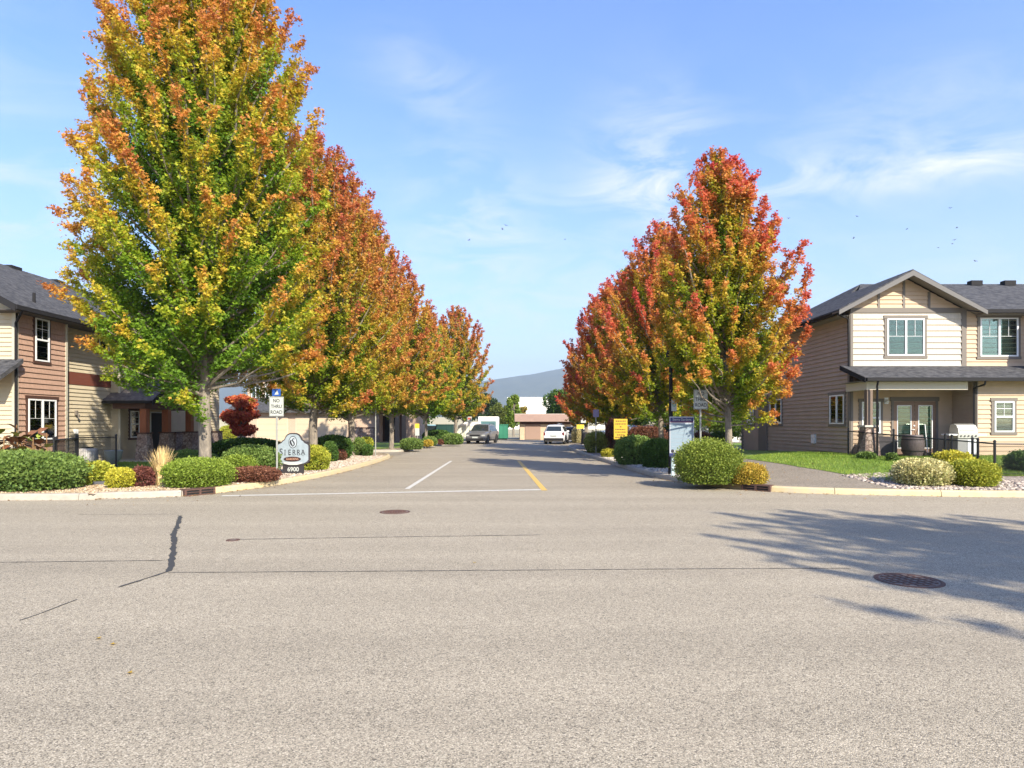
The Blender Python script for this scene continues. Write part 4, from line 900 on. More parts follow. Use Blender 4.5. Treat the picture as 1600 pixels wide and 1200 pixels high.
m_tan = mat('straw_grass', (.62, .44, .18), .8, col2=(.78, .58, .28), nscale=9)
v = G(243, 760); grass_clump('ornamental_grass', 'tall straw-coloured grass clump at the left kerb', v.x, v.y + .3, 1.05, .5, 420, m_tan, 5, .009, 'straw grasses')
v = G(922, 697); grass_clump('ornamental_grass', 'straw-coloured grass beside the litter bin', v.x, v.y, 1.0, .9, 300, mat('gold_grass', (.70, .45, .12), .8), 6, .03, 'straw grasses')
v = G(1112, 700); grass_clump('ornamental_grass', 'pinkish dry grass behind the big round bush', v.x, v.y, .8, .8, 220, mat('pink_dry_grass', (.45, .27, .2), .8), 7, .012, 'straw grasses')
# canna
cn = thing('canna_plant', 'large-leaved canna with bronze leaves below the left house window', 'plant', (-13.95, 18.3, .14), 0, None, local=True)
rs = np.random.RandomState(9); st = MB(); lv = MB(); lv2 = MB()
for i in range(12):
    bx, by = rs.uniform(-.75, .65), rs.uniform(-.35, .35); hh = rs.uniform(1.15, 1.75); st.tube([(bx, by, 0), (bx + rs.uniform(-.08, .08), by, hh)], [.025, .012], 6)
    for j in range(7):
        a = rs.rand() * 6.28; z = hh * (.25 + .75 * j / 7); L = rs.uniform(.4, .65); dd = np.array([math.cos(a), math.sin(a)]); sdv = np.array([-dd[1], dd[0]])
        pts = []
        for t, w_ in ((0, .02), (.3, .12), (.6, .11), (1, .005)):
            c = np.array([bx, by]) + dd * L * .62 * t; zz_ = z + L * (.75 * t - .45 * t * t); pts += [(c[0] - sdv[0] * w_, c[1] - sdv[1] * w_, zz_ + .02), (c[0] + sdv[0] * w_, c[1] + sdv[1] * w_, zz_ + .02)]
        (lv if (i + j) % 3 else lv2).add(pts, [(2 * q, 2 * q + 1, 2 * q + 3, 2 * q + 2) for q in range(3)])
st.build('stem', mat('canna_stem', (.25, .14, .06), .7), cn); lv.build('leaf', mat('bronze_leaf', (.14, .10, .035), .5, col2=(.22, .06, .03), nscale=3), cn, recalc=False); lv2.build('leaf', mat('canna_green', (.26, .32, .05), .5), cn, recalc=False)

# grass blades and loose stones
def in_poly(x, y, P):
    c = np.zeros(len(x), bool); j = len(P) - 1
    for i in range(len(P)):
        xi, yi = P[i][0], P[i][1]; xj, yj = P[j][0], P[j][1]
        with np.errstate(divide='ignore', invalid='ignore'): k = ((yi > y) != (yj > y)) & (x < (xj - xi) * (y - yi) / (yj - yi + 1e-12) + xi)
        c ^= k; j = i
    return c
Hv = np.vectorize(H)
def blades(name, poly, box, n, seed, ls=.05):
    rs = np.random.RandomState(seed); x = rs.uniform(box[0], box[1], n); y = rs.uniform(box[2], box[3], n); k = in_poly(x, y, poly); x, y = x[k], y[k]; n = len(x)
    P = np.stack([x, y, Hv(x, y) + .015], 1); A = rs.normal(0, .35, (n, 3)); A[:, 2] = 1; Nn = rs.normal(0, 1, (n, 3)); Nn[:, 2] = 0
    nz_ = np.sin(x * 2.1 + np.sin(y * 1.7)) * .15 + rs.rand(n)
    leaf_mesh(name, P, A, Nn, ls * rs.uniform(.6, 1.4, n), ramp(np.clip(nz_, 0, 1), [(0, (.10, .18, .02)), (.6, (.21, .32, .035)), (1, (.38, .46, .08))]), m_shr, None, 'blade', 'stuff', .16)
blades('grass', LAWN, (9, 20, 16.5, 26), 95000, 3, .06)
blades('grass', LAWNL, (-17, -10.5, 19.6, 33), 30000, 4, .07)
def pebbles(name, poly, box, n, seed, smin, smax, m):
    rs = np.random.RandomState(seed); x = rs.uniform(box[0], box[1], n); y = rs.uniform(box[2], box[3], n); k = in_poly(x, y, poly); x, y = x[k], y[k]; n = len(x)
    bm = bmesh.new(); bmesh.ops.create_icosphere(bm, subdivisions=1, radius=1); T = np.array([v.co[:] for v in bm.verts]); Fc = np.array([[v.index for v in f.verts] for f in bm.faces]); bm.free()
    sc = rs.uniform(smin, smax, (n, 1, 1)) * rs.uniform(.5, 1.2, (n, 1, 3)); sc[:, :, 2] *= .6; a = rs.rand(n) * 6.28; V = T[None] * (1 + rs.normal(0, .10, (n, len(T), 1))) * sc
    ca, sa = np.cos(a)[:, None], np.sin(a)[:, None]; X = V[:, :, 0] * ca - V[:, :, 1] * sa; Y = V[:, :, 0] * sa + V[:, :, 1] * ca
    V = np.stack([X + x[:, None], Y + y[:, None], V[:, :, 2] + (Hv(x, y) + .012)[:, None]], 2).reshape(-1, 3)
    idx = (Fc[None] + (np.arange(n) * len(T))[:, None, None]).reshape(-1); nf = len(idx) // 3
    me = bpy.data.meshes.new(name); me.vertices.add(len(V)); me.vertices.foreach_set('co', V.astype(np.float32).ravel()); me.loops.add(len(idx)); me.loops.foreach_set('vertex_index', idx.astype(np.int32)); me.polygons.add(nf); me.polygons.foreach_set('loop_start', np.arange(0, nf * 3, 3, dtype=np.int32))
    ca_ = me.attributes.new('Col', 'FLOAT_COLOR', 'POINT'); c4 = np.ones((n, len(T), 4), np.float32); c4[:, :, :3] = (ramp(rs.rand(n), m))[:, None, :]; ca_.data.foreach_set('color', c4.ravel())
    me.update(calc_edges=True); me.materials.append(m_pebb); o = new_obj(name, me); o['kind'] = 'stuff'
m_pebb = leaf_mat('pebble', 0.0, .8)
pebbles('gravel', inset(KR, -.19) + [(24, 18), (12.6, 22), (13, 17.6), (12.2, 17.2)], (9.5, 17.5, 15.4, 18.4), 9000, 1, .025, .075, [(0, (.17, .13, .11)), (.5, (.38, .31, .25)), (1, (.56, .48, .40))])
pebbles('gravel', [(p[0] + .22, p[1]) for p in KR[i1:]] + [(6.6, 51), (6.6, 17)], (4.2, 6.6, 17.4, 32), 8000, 2, .02, .05, [(0, (.3, .26, .22)), (1, (.66, .6, .52))])
LB = inset(KL, .19) + [(-12, 37), (-60, 30)]
pebbles('gravel', LB, (-14, -6.2, 14.8, 18.5), 12000, 3, .012, .03, [(0, (.22, .14, .08)), (.5, (.45, .33, .2)), (1, (.6, .5, .36))])
pebbles('gravel', LB, (-9, -6.2, 16.5, 33), 9000, 4, .018, .045, [(0, (.28, .21, .16)), (1, (.62, .53, .43))])
# fallen leaves on the road
for i, (px_, py_) in enumerate([(155, 999), (205, 1053), (178, 1008), (1278, 772), (560, 745), (742, 880)]):
    v = G(px_, py_, 0); rs = np.random.RandomState(i)
    o = leaf_mesh('fallen_leaf', np.array([[0, 0, 0.0]]), np.array([[1.0, .3 * i, 0]]), np.array([[.1, .1, 1.0]]), np.array([.055]), np.array([[.55, .36, .06]]), m_leaf, None)
    o.location = (v.x, v.y, .012); tag(o, ['yellow leaf lying on the near left asphalt', 'fallen leaf nearest the camera on the road', 'small leaf just right of another on the near left asphalt', 'leaf in the gutter by the right storm drain', 'leaf on the side road left of the white lane line', 'leaf on the street below the white lane line'][i], 'leaf', 'fallen leaves')
# ============================================================ VEHICLES
def car(name, label, loc, rz, paint, L=4.7, Wd=1.9, Ht=1.72, plate_front=True, group='parked cars', dark=False):
    """local: x across, y forward; nose at +y"""
    r = thing(name, label, 'car', loc, rz, group, local=True); h = Wd / 2
    # stations: y, z bottom, half width, belt z, half roof width, top z
    st = [(.50, .42, .80, .62, .60, .66), (.485, .30, .90, .80, .76, .86), (.44, .26, .97, .90, .86, .97), (.36, .25, 1.0, .96, .90, 1.03), (.22, .25, 1.0, 1.0, .90, 1.09), (.185, .25, 1.0, 1.01, .88, 1.12),
          (.05, .25, 1.0, 1.03, .72, Ht - .05), (-.02, .25, 1.0, 1.04, .72, Ht), (-.25, .25, 1.0, 1.06, .72, Ht), (-.40, .26, 1.0, 1.08, .69, Ht - .06), (-.475, .30, .98, 1.06, .78, 1.12), (-.50, .40, .92, .80, .82, .84)]
    vs = []; fs = []
    for (y, zb, wf, zl, wr, zt) in st:
        w_ = h * wf
        half = [(w_ * .90, zb), (w_ * .985, zb + .12), (w_, (zb + zl) * .52), (w_ * .985, zl), (h * wr, zt - .04 if zt > zl + .2 else zt), (h * wr * .8, zt), (0, zt + (.02 if zt > 1.3 else .01))]
        vs += [(x, y * L, z) for x, z in half] + [(-x, y * L, z) for x, z in half[-2::-1]]
    k = 13
    for i in range(len(st) - 1):
        for j in range(k - 1): fs.append((i * k + j, i * k + j + 1, (i + 1) * k + j + 1, (i + 1) * k + j))
        fs.append((i * k + k - 1, i * k, (i + 1) * k, (i + 1) * k + k - 1))
    fs += [tuple(range(k)), tuple((len(st) - 1) * k + j for j in range(k))[::-1]]
    MB().add(vs, fs).build('body', paint, r, smooth=True)
    def interp(y):
        ys = [s[0] for s in st][::-1]; return [float(np.interp(y, ys, [s[i] for s in st][::-1])) for i in range(1, 6)]
    for s in (-1, 1):
        for ya, yb, ta, tb in ((.12, -.105, .08, .0), (-.125, -.27, 0, 0), (-.29, -.405, 0, -.12)):
            P = []
            for y, f_ in ((ya, .10), (yb, .10), (yb + (0 if yb > -.3 else .03), .86), (ya - (.09 if ya > .1 else 0), .86)):
                zb, wf, zl, wr, zt = interp(y); z0_, z1_ = zl, zt - .04; xx = h * (wf * .985 * (1 - f_) + wr * f_); P.append((s * (xx + .012), y * L, z0_ + (z1_ - z0_) * f_))
            MB().prism(P, (-s * .02, 0, 0)).build('side_window', m_cglass, r)
        for y in (.315, -.31):
            wh = MB().lathe([(.24, -.01), (.355, 0), (.37, .03), (.37, .19), (.355, .22), (.24, .23)], (0, 0, 0), 22)
            wh.v = [(s * (h - .21 + z), y * L + x, .37 + yv) for x, yv, z in wh.v]; w_ = wh.build('wheel', m_tyre, r, smooth=True)
            rm = MB().lathe([(.24, 0), (.235, .015), (.06, .03), (.03, .03)], (0, 0, 0), 14); rm.v = [(s * (h + .005 + z * .5), y * L + x, .37 + yv) for x, yv, z in rm.v]; rm.build('rim', m_rim, w_)
            a = MB(); pts = [(s * (h + .008), y * L + math.cos(t) * .44, .37 + math.sin(t) * .44) for t in [R(-8 + i * 196 / 12) for i in range(13)]]; a.tube(pts, .035, 5); a.build('wheel_arch', m_gutter, r)
        MB().box(s * (h + .02) - .09, s * (h + .02) + .09, .135 * L, .155 * L, 1.06, 1.2).build('mirror', paint, r, bevel=.02)
        MB().box(s * h * .77 - .16, s * h * .77 + .16, .487 * L, .497 * L, .70, .82).build('headlight', mat('headlamp', (.45, .45, .42), .3), r)
        MB().box(s * h * .90 - .07, s * h * .90 + .07, -.503 * L, -.478 * L, .80, 1.06).build('tail_light', mat('tail_lamp_red', (.16, .012, .012), .3), r)
        MB().box(s * (h - .01) - .02, s * (h - .01) + .02, -.24 * L, .22 * L, .26, .36).build('sill', m_gutter, r)
        MB().tube([(s * h * .68, .0, Ht - .02), (s * h * .68, -.02 * L, Ht + .04), (s * h * .66, -.36 * L, Ht + .03), (s * h * .66, -.38 * L, Ht - .03)], .018, 5).build('roof_rail', m_gutter, r)
    def gp_(y, f_, ins): 
        zb, wf, zl, wr, zt = interp(y); return h * wr * ins, zt
    P = [(-h * .84, .175 * L, 1.16), (h * .84, .175 * L, 1.16), (h * .68, .062 * L, Ht - .09), (-h * .68, .062 * L, Ht - .09)]
    MB().prism([(a, b + .03, c + .02) for a, b, c in P], (0, -.03, -.01)).build('windscreen', m_cglass, r)
    P = [(-h * .74, -.468 * L, 1.16), (h * .74, -.468 * L, 1.16), (h * .64, -.409 * L, Ht - .13), (-h * .64, -.409 * L, Ht - .13)]
    MB().prism([(a, b - .035, c + .01) for a, b, c in P], (0, .03, 0)).build('rear_window', m_cglass, r)
    gr = MB()
    for i in range(7): x = -.39 + i * .13; gr.box(x - .05, x + .05, .488 * L, .503 * L, .70, .84)
    gr.build('grille', m_black, r); MB().box(-h * .8, h * .8, .47 * L, .507 * L, .28, .50).build('front_bumper', m_gutter, r, bevel=.02); MB().box(-h * .93, h * .93, -.507 * L, -.46 * L, .32, .56).build('rear_bumper', m_gutter, r, bevel=.02)
    MB().box(-.26, .26, .505 * L, .511 * L, .52, .65).build('number_plate', m_signw, r); MB().box(-.26, .26, -.512 * L, -.502 * L, .72, .85).build('number_plate', m_signw, r)
    return r
def paint(n, c): return mat(n, c, .3, metal=.1)
car('parked_car', 'grey off-road car parked at the end of the left kerb facing the camera', (-2.75, 59.2, 0), R(180 - 13), paint('grey_paint', (.14, .135, .13)), 4.8, 1.95, 1.76)
car('parked_car', 'white hatch-backed car seen from behind in front of the garage', (4.05, 57.6, 0), R(-11), paint('white_paint_car', (.72, .71, .69)), 4.6, 1.82, 1.70)
car('parked_car', 'dark car mostly hidden behind the white parked car', (6.0, 62.5, 0), R(-11), paint('charcoal_paint', (.05, .055, .06)), 4.5, 1.8, 1.5)
car('parked_car', 'blue and silver car behind the multi-stemmed maples', (9.1, 56.5, .1), R(80), paint('blue_silver_paint', (.20, .26, .36)), 4.6, 1.85, 1.6)
car('parked_car', 'dark green car beyond the red barberry hedge', (11.2, 54.6, .1), R(88), paint('dark_green_paint', (.05, .07, .07)), 4.6, 1.85, 1.55)
tr = thing('box_truck', 'white box truck behind the grey parked car', 'truck', (-2.6, 72, 0), 0, local=True)
MB().box(-1.1, 1.1, -2, 3.5, .6, 2.6).build('cargo_box', m_wht, tr, bevel=.03); MB().box(-.85, .85, -2.03, -2.0, 1.15, 2.1).build('window', mat('teal_glass', (.08, .16, .17), .2), tr)
MB().box(-1.0, 1.0, -2.02, 3.4, .4, .6).build('chassis', m_gutter, tr)
for s in (-1, 1):
    for y in (-1, 2.3):
        wh = MB().lathe([(.2, 0), (.4, 0), (.4, .24), (.2, .24)], (0, 0, 0), 16); wh.v = [(s * (.85 + z), y + x, .4 + yv) for x, yv, z in wh.v]; wh.build('wheel', m_tyre, tr)
tr = thing('travel_trailer', 'low white trailer with pitched lid left of the grey parked car', 'trailer', (-4.7, 68, 0), 0, local=True)
MB().prism([(-1.15, -1, .4), (1.3, -1, .4), (1.3, -1, 1.6), (-.95, -1, 1.6)], (0, 3, 0)).build('body', mat('cream_canvas', (.62, .62, .50), .7), tr); MB().prism([(-1.0, -1.05, 1.602), (1.35, -1.05, 1.602), (1.3, -1.05, 1.95), (-.2, -1.05, 2.0)], (0, 3.1, 0)).build('lid', m_wht, tr)
for s in (-1, 1):
    wh = MB().lathe([(.15, 0), (.3, 0), (.3, .18), (.15, .18)], (0, 0, 0), 16); wh.v = [(s * (.95 + z * .5), .4 + x, .3 + yv) for x, yv, z in wh.v]; wh.build('wheel', m_tyre, tr)
def bin_box(name, label, x, y, w_, dp, h_, m, cat):
    t = thing(name, label, cat, (x, y, 0), 0, local=True); b = MB(); b.box(-w_ / 2, w_ / 2, 0, dp, .15, h_ - .08)
    for k in range(int(w_ / .5) + 1): xx = -w_ / 2 + .02 + k * (w_ - .1) / max(1, int(w_ / .5)); b.box(xx, xx + .06, -.04, 0, .15, h_ - .1)
    b.build('body', m, t); MB().box(-w_ / 2 - .04, w_ / 2 + .04, -.05, dp + .04, h_ - .078, h_).build('lid', m, t); MB().box(-w_ / 2 + .1, w_ / 2 - .1, .1, dp - .1, 0, .148).build('skid', m_gutter, t)
bin_box('waste_container', 'green waste container between the white truck and the garage', -1.2, 73, 1.5, 1.6, 1.75, mat('green_container', (.02, .16, .09), .5), 'container')
bin_box('waste_container', 'dark green waste container behind the pale-trunked maple', -7.6, 72, 1.9, 1.6, 1.75, mat('dark_green_container', (.01, .05, .04), .5), 'container')
vn = thing('van', 'pale blue van among the far left containers', 'van', (-10.0, 74, 0), 0, local=True)
MB().prism([(-1.5, 0, .35), (1.5, 0, .35), (1.5, 0, 1.7), (-.9, 0, 1.75), (-1.3, 0, 1.1)], (0, 2, 0)).build('body', mat('pale_blue_paint', (.25, .42, .48), .3), vn, bevel=.04); MB().box(-.85, 1.35, -.02, -.005, 1.05, 1.6).build('window', m_cglass, vn)
for x in (-.9, .95):
    wh = MB().lathe([(.15, 0), (.33, 0), (.33, .2), (.15, .2)], (0, 0, 0), 16); wh.v = [(x + a, -.02 + z, .33 + b) for a, b, z in wh.v]; wh.build('wheel', m_tyre, vn)

# ============================================================ SIGNS AND POSTS
def post_sign(name, label, x, y, w_, h_, zt, post_top, tilt=0, face=None, post=(.03,), cat='sign', pm=None, z=None, steps=None, base=None, yaw=0):
    z0 = H(x, y) if z is None else z; t = thing(name, label, cat, (x, y, z0), yaw, local=True)
    MB().tube([(0, 0, -.1), (0, 0, post_top - z0)], post[0], 8).build('post', pm or m_steel, t)
    o = post[0] + .006; B = Basis((0, -o, 0), (1, 0, 0), (0, -1, 0))
    MB().box(-w_ / 2, w_ / 2, 0, .008, zt - h_ - z0, zt - z0, B).build('panel', face or m_signw, t, bevel=.003); return t, B, zt - z0
def no_thru(label, x, y, zt):
    t, B, z = post_sign('no_thru_road_sign', label, x, y, .44, .60, zt, zt + .02)
    b = MB()
    for a, b_, c, d in ((-.205, .205, z - .012, z - .020), (-.205, .205, z - .588, z - .580)): b.box(a, b_, .0085, .0095, d, c, B)
    for a in (-.208, .200): b.box(a, a + .008, .0085, .0095, z - .58, z - .02, B)
    b.build('border', m_ink, t)
    for i, s_ in enumerate(('NO', 'THRU', 'ROAD')): text('lettering', s_, .15, B, 0, z - .125 - i * .175, m_ink, t, .010, bold=.002, sx=.85)
    for zz_ in (z - .04, z - .56): MB().tube([B.p(0, .008, zz_), B.p(0, .014, zz_)], .01, 6).build('bolt', m_steel, t)
    return t, B, z
t, B, z = no_thru('no thru road sign on a steel post beside the entrance sign', -7.2, 19.6, HC + .043 * 19.6)
MB().box(-.13, .13, .0, .006, z + .02, z + .24, B).build('blue_plate', mat('blue_plate', (.02, .08, .34), .5), t); MB().tube([(0, 0, z), (0, 0, z + .25)], .03, 8).build('post_extension', m_steel, t)
MB().prism([B.p(-.06, .007, z + .06), B.p(.07, .007, z + .07), B.p(.02, .007, z + .20)], (0, -.002, 0)).build('white_mark', m_signw, t)
no_thru('no thru road sign on the right, partly behind leaves above the big round bush', 5.8, 19.7, HC + .054 * 19.7)
# entrance monument sign
sg = thing('entrance_sign', 'silver shaped entrance sign with Sierra lettering and 6900 below, between two bushes', 'sign', (-7.15, 20.9, .13), R(3), local=True); sg.scale = (.93, 1, .97)
def outline(sc, dz):
    H_ = [(0, 1.34), (.10, 1.335), (.18, 1.30), (.235, 1.24), (.265, 1.17), (.30, 1.12), (.35, 1.10), (.38, 1.05), (.43, 1.02), (.49, 1.0), (.53, .95), (.53, .48), (.49, .42), (.40, .37), (.28, .335), (.14, .315), (0, .31)]
    P = [(x * sc, (z - .82) * sc + .82 + dz) for x, z in H_]; return P + [(-x, z) for x, z in P[-2:0:-1]]
MB().prism([(x, 0, z) for x, z in outline(1.08, 0)], (0, .09, 0)).build('frame', mat('sign_frame_dark', (.04, .03, .03), .5), sg)
MB().prism([(x, -.02, z) for x, z in outline(1.0, 0)], (0, .018, 0)).build('panel', mat('silver_panel', (.27, .32, .35), .65, noise=.14, nscale=5), sg)
MB().prism([(x, -.03, z) for x, z in [(-.34, .40), (.34, .40), (.30, .345), (.14, .305), (-.14, .305), (-.30, .345)]], (0, .0095, 0)).build('lower_rim', m_signw, sg)
MB().box(-.36, .36, .01, .08, 0.0, .30).build('plinth', mat('plinth_dark', (.025, .022, .025), .7), sg)
B = Basis((0, -.02, 0), (1, 0, 0), (0, -1, 0))
def disc(rx, rz, cx_, cz, n0, n1, nseg=28): return MB().prism([B.p(cx_ + rx * math.cos(a), n0, cz + rz * math.sin(a)) for a in [i * 2 * math.pi / nseg for i in range(nseg)]], B.n * (n1 - n0))
disc(.145, .205, 0, 1.07, .001, .006).build('emblem_ring', m_ink, sg); disc(.125, .183, 0, 1.07, .007, .010).build('emblem_field', mat('silver_light', (.38, .42, .45), .6), sg)
sw = MB()
def swoosh(pts, w0):
    P = catmull([(a, b, 0) for a, b in pts], 6); n = len(P); L_ = []; Rr_ = []
    for i, p in enumerate(P):
        t_ = (P[min(i + 1, n - 1)] - P[max(i - 1, 0)]).normalized(); w_ = w0 * math.sin(math.pi * min(1, (i + .6) / n)) ** .7 + .003; L_.append((p.x - t_.y * w_, p.y + t_.x * w_)); Rr_.append((p.x + t_.y * w_, p.y - t_.x * w_))
    for i in range(n - 1): sw.prism([B.p(L_[i][0], .011, L_[i][1]), B.p(L_[i + 1][0], .011, L_[i + 1][1]), B.p(Rr_[i + 1][0], .011, Rr_[i + 1][1]), B.p(Rr_[i][0], .011, Rr_[i][1])], B.n * .002)
swoosh([(.07, 1.17), (.02, 1.19), (-.01, 1.13), (.03, 1.07), (.05, 1.0), (.01, .94), (-.03, .93)], .018); swoosh([(-.05, 1.15), (-.08, 1.08), (-.05, 1.0), (-.01, .94)], .028)
sw.build('emblem', m_ink, sg)
text('lettering', 'S', .31, B, -.405, .735, m_ink, sg, .003, bold=.002, sx=.85)
for i, c_ in enumerate('IERRA'): text('lettering', c_, .25, B, -.27 + i * .155 + (0 if i else .0), .72, m_ink, sg, .003, bold=.001, sx=.85)
sf = MB()
for i in range(5):
    for zz_ in (.635, .805):
        if i in (1, 2, 3) and zz_ > .8: continue
        sf.box(-.27 + i * .155 - .04, -.27 + i * .155 + .03, .0015, .0045, zz_ - .005, zz_ + .005, B)
sf.build('serifs', m_ink, sg)
disc(.30, .085, -.02, .50, .001, .006).build('oval_band', mat('oval_dark', (.035, .012, .012), .5), sg); text('lettering', 'GARDENS', .10, B, -.02, .50, mat('copper_letter', (.60, .32, .20), .5), sg, .008, sx=.95)
B2 = Basis((0, .01, 0), (1, 0, 0), (0, -1, 0)); text('house_number', '6900', .20, B2, 0, .15, m_signw, sg, .004, bold=.004)
# directory board
db = thing('directory_sign', 'tall pale directory board with navy Sierra Gardens header beside the big round bush', 'sign', (5.3, 20.0, H(5.3, 20)), 0, local=True)
zt = HC + .012 * 20 - .13; zb = HC - .050 * 20 - .13; xc = .0
B = Basis((0, 0, 0), (1, 0, 0), (0, -1, 0)); wd_ = .38
MB().box(-.31, -.21, -.1, -.0, -.1, zt, B).build('post', mat('pale_blue_post', (.42, .52, .54), .6), db); MB().box(-wd_, wd_, .0, .03, zb, zt, B).build('frame', mat('light_frame', (.42, .44, .47), .5), db)
mb_ = mat('directory_panel_shaded', (.22, .29, .34), .6); rw = MB()  # panel colour darkened to stand in for shade on the board
for i in range(7): a = zt - .22 - i * .118; rw.box(-wd_ + .03, wd_ - .03, .0305, .036, a - .11, a, B)
rw.build('name_rows', mb_, db)
MB().box(-wd_ + .02, wd_ - .02, .0305, .036, zt - .155, zt - .03, B).build('header', mat('navy', (.018, .022, .12), .45), db); text('lettering', 'Sierra Gardens', .105, B, 0, zt - .092, m_signw, db, .038, sx=.92)
MB().box(-wd_ + .02, wd_ - .02, .0305, .0355, zt - .18, zt - .157, B).build('header_line', mat('maroon', (.2, .03, .06), .5), db)
MB().box(-wd_, wd_, .0305, .036, zb - .0, zb + .10, B).build('footer', mat('navy', (.018, .022, .12)), db); ln = MB()
for a, b_, c in ((-.20, .30, zb + .175), (-.20, .12, zb + .145), (-.16, .10, zb + .05)): ln.box(a, b_, .0365, .038, c - .012, c + .012, B)
ln.build('small_print', m_ink, db); ds = MB().prism([B.p(-.29 + .05 * math.cos(a), .0365, zb + .165 + .055 * math.sin(a)) for a in [i * math.pi / 8 for i in range(16)]], (0, -.002, 0)); ds.build('round_logo', m_ink, db)
# yellow notice
t, B, z = post_sign('notice_sign', 'yellow notice board with dark lines of text above the juniper', 4.95, 29.2, .62, .93, HC + .0085 * 29.2, HC + .25, face=mat('notice_yellow', (.50, .34, .02), .5), pm=m_steel)
for i, (w_, y_) in enumerate(((.46, .10), (.50, .23), (.08, .36), (.50, .48), (.50, .60), (.34, .73), (.50, .84))):
    x_ = -w_ / 2; rr_ = random.Random(i); b = MB()
    while x_ < w_ / 2 - .02:
        l_ = min(rr_.uniform(.03, .09), w_ / 2 - x_); b.box(x_, x_ + l_, .0085, .0095, z - y_ - .028, z - y_ + .022, B); x_ += l_ + .018
    b.build('text_line', mat('brown_ink', (.14, .06, .01), .6), t)
# lamp posts
lp = thing('street_lamp', 'black street lamp post directly behind the directory board', 'street lamp', (5.15, 20.75, H(5.15, 20.75)), 0, 'street lamps', local=True)
MB().tube([(0, 0, -.1), (0, 0, .5), (0, 0, 3.6)], [.09, .08, .06], 12).build('pole', m_gutter, lp); MB().lathe([(.05, 3.6), (.14, 3.66), (.16, 3.9), (.1, 4.1), (.02, 4.16)], (0, 0, 0), 14).build('lamp_head', m_gutter, lp, smooth=True)
pl = MB().box(-.0, .17, .07, .076, 2.05, 2.42, Basis((0, 0, 0), (1, 0, 0), (0, -1, 0))).build('plate', m_signw, lp)
B = Basis((0, 0, 0), (1, 0, 0), (0, -1, 0)); MB().prism([B.p(.085 + .055 * math.cos(a), .0765, 2.26 + .07 * math.sin(a)) for a in [i * math.pi / 10 for i in range(20)]], (0, -.002, 0)).build('green_ring', mat('plate_green', (.05, .32, .22), .5), lp)
MB().prism([B.p(.085 + .033 * math.cos(a), .079, 2.26 + .045 * math.sin(a)) for a in [i * math.pi / 10 for i in range(20)]], (0, -.002, 0)).build('inner_disc', m_signw, lp)
lp = thing('street_lamp', 'dark street lamp with small white and yellow plates near the far right kerb', 'street lamp', (6.05, 55.0, .13), 0, 'street lamps', local=True)
MB().tube([(0, 0, -.1), (0, 0, .6), (0, 0, 3.6)], [.13, .10, .07], 10).build('pole', m_gutter, lp); MB().lathe([(.08, 3.6), (.18, 3.66), (.2, 3.9), (.12, 4.08), (.02, 4.1)], (0, 0, 0), 12).build('lamp_head', m_vinyl, lp, smooth=True)
MB().box(-.14, .28, .09, .1, 1.75, 2.3, B).build('white_plate', m_signw, lp); MB().box(-.5, .12, .1, .11, 1.25, 1.6, B).build('yellow_plate', mat('notice_yellow2', (.75, .52, .04), .5), lp)
nb = thing('litter_bin', 'black litter bin at the foot of the far street lamp', 'bin', (6.15, 53.6, .13), 0, local=True)
MB().lathe([(.26, 0), (.32, .06), (.32, .8), (.28, .9), (.1, .96)], (0, 0, 0), 14).build('body', m_gutter, nb, smooth=True)
t, B, z = post_sign('pole_sign', 'thin grey pole with a mauve plate left of the yellow notice', 4.72, 36.0, .32, .42, HC + .023 * 36, HC + .5, face=mat('mauve_plate', (.28, .24, .36), .6))
t, B, z = post_sign('small_sign', 'small yellow and white sign beside the pale maple trunk', -7.55, 51, .34, .95, HC + .001 * 51, HC - .05, face=m_signw); MB().box(-.17, .17, .0085, .01, z - .36, z, B).build('yellow_top', mat('notice_yellow2', (.75, .52, .04)), t)
t, B, z = post_sign('thin_pole', 'bare steel pole at the end of the left bed', -6.95, 32.6, .06, .3, 3.1, 3.15); 
t, B, z = post_sign('tilted_sign', 'tilted white sign standing beyond the white parked car', 4.3, 60.5, .45, .55, HC + .0 * 60 + .12, HC + .08); t.rotation_euler = (0, R(8), 0); MB().box(-.12, .12, .0085, .01, z - .28, z - .12, B).build('red_text', mat('sign_red', (.5, .08, .06), .6), t)
t, B, z = post_sign('parking_sign', 'small pink and white sign left of the box truck', -4.4, 66, .5, .6, HC + .012 * 66, HC + .6, face=m_signw)
MB().box(-.15, .15, .0085, .01, z - .3, z - .1, B).build('text_block', mat('sign_red', (.5, .08, .06)), t)

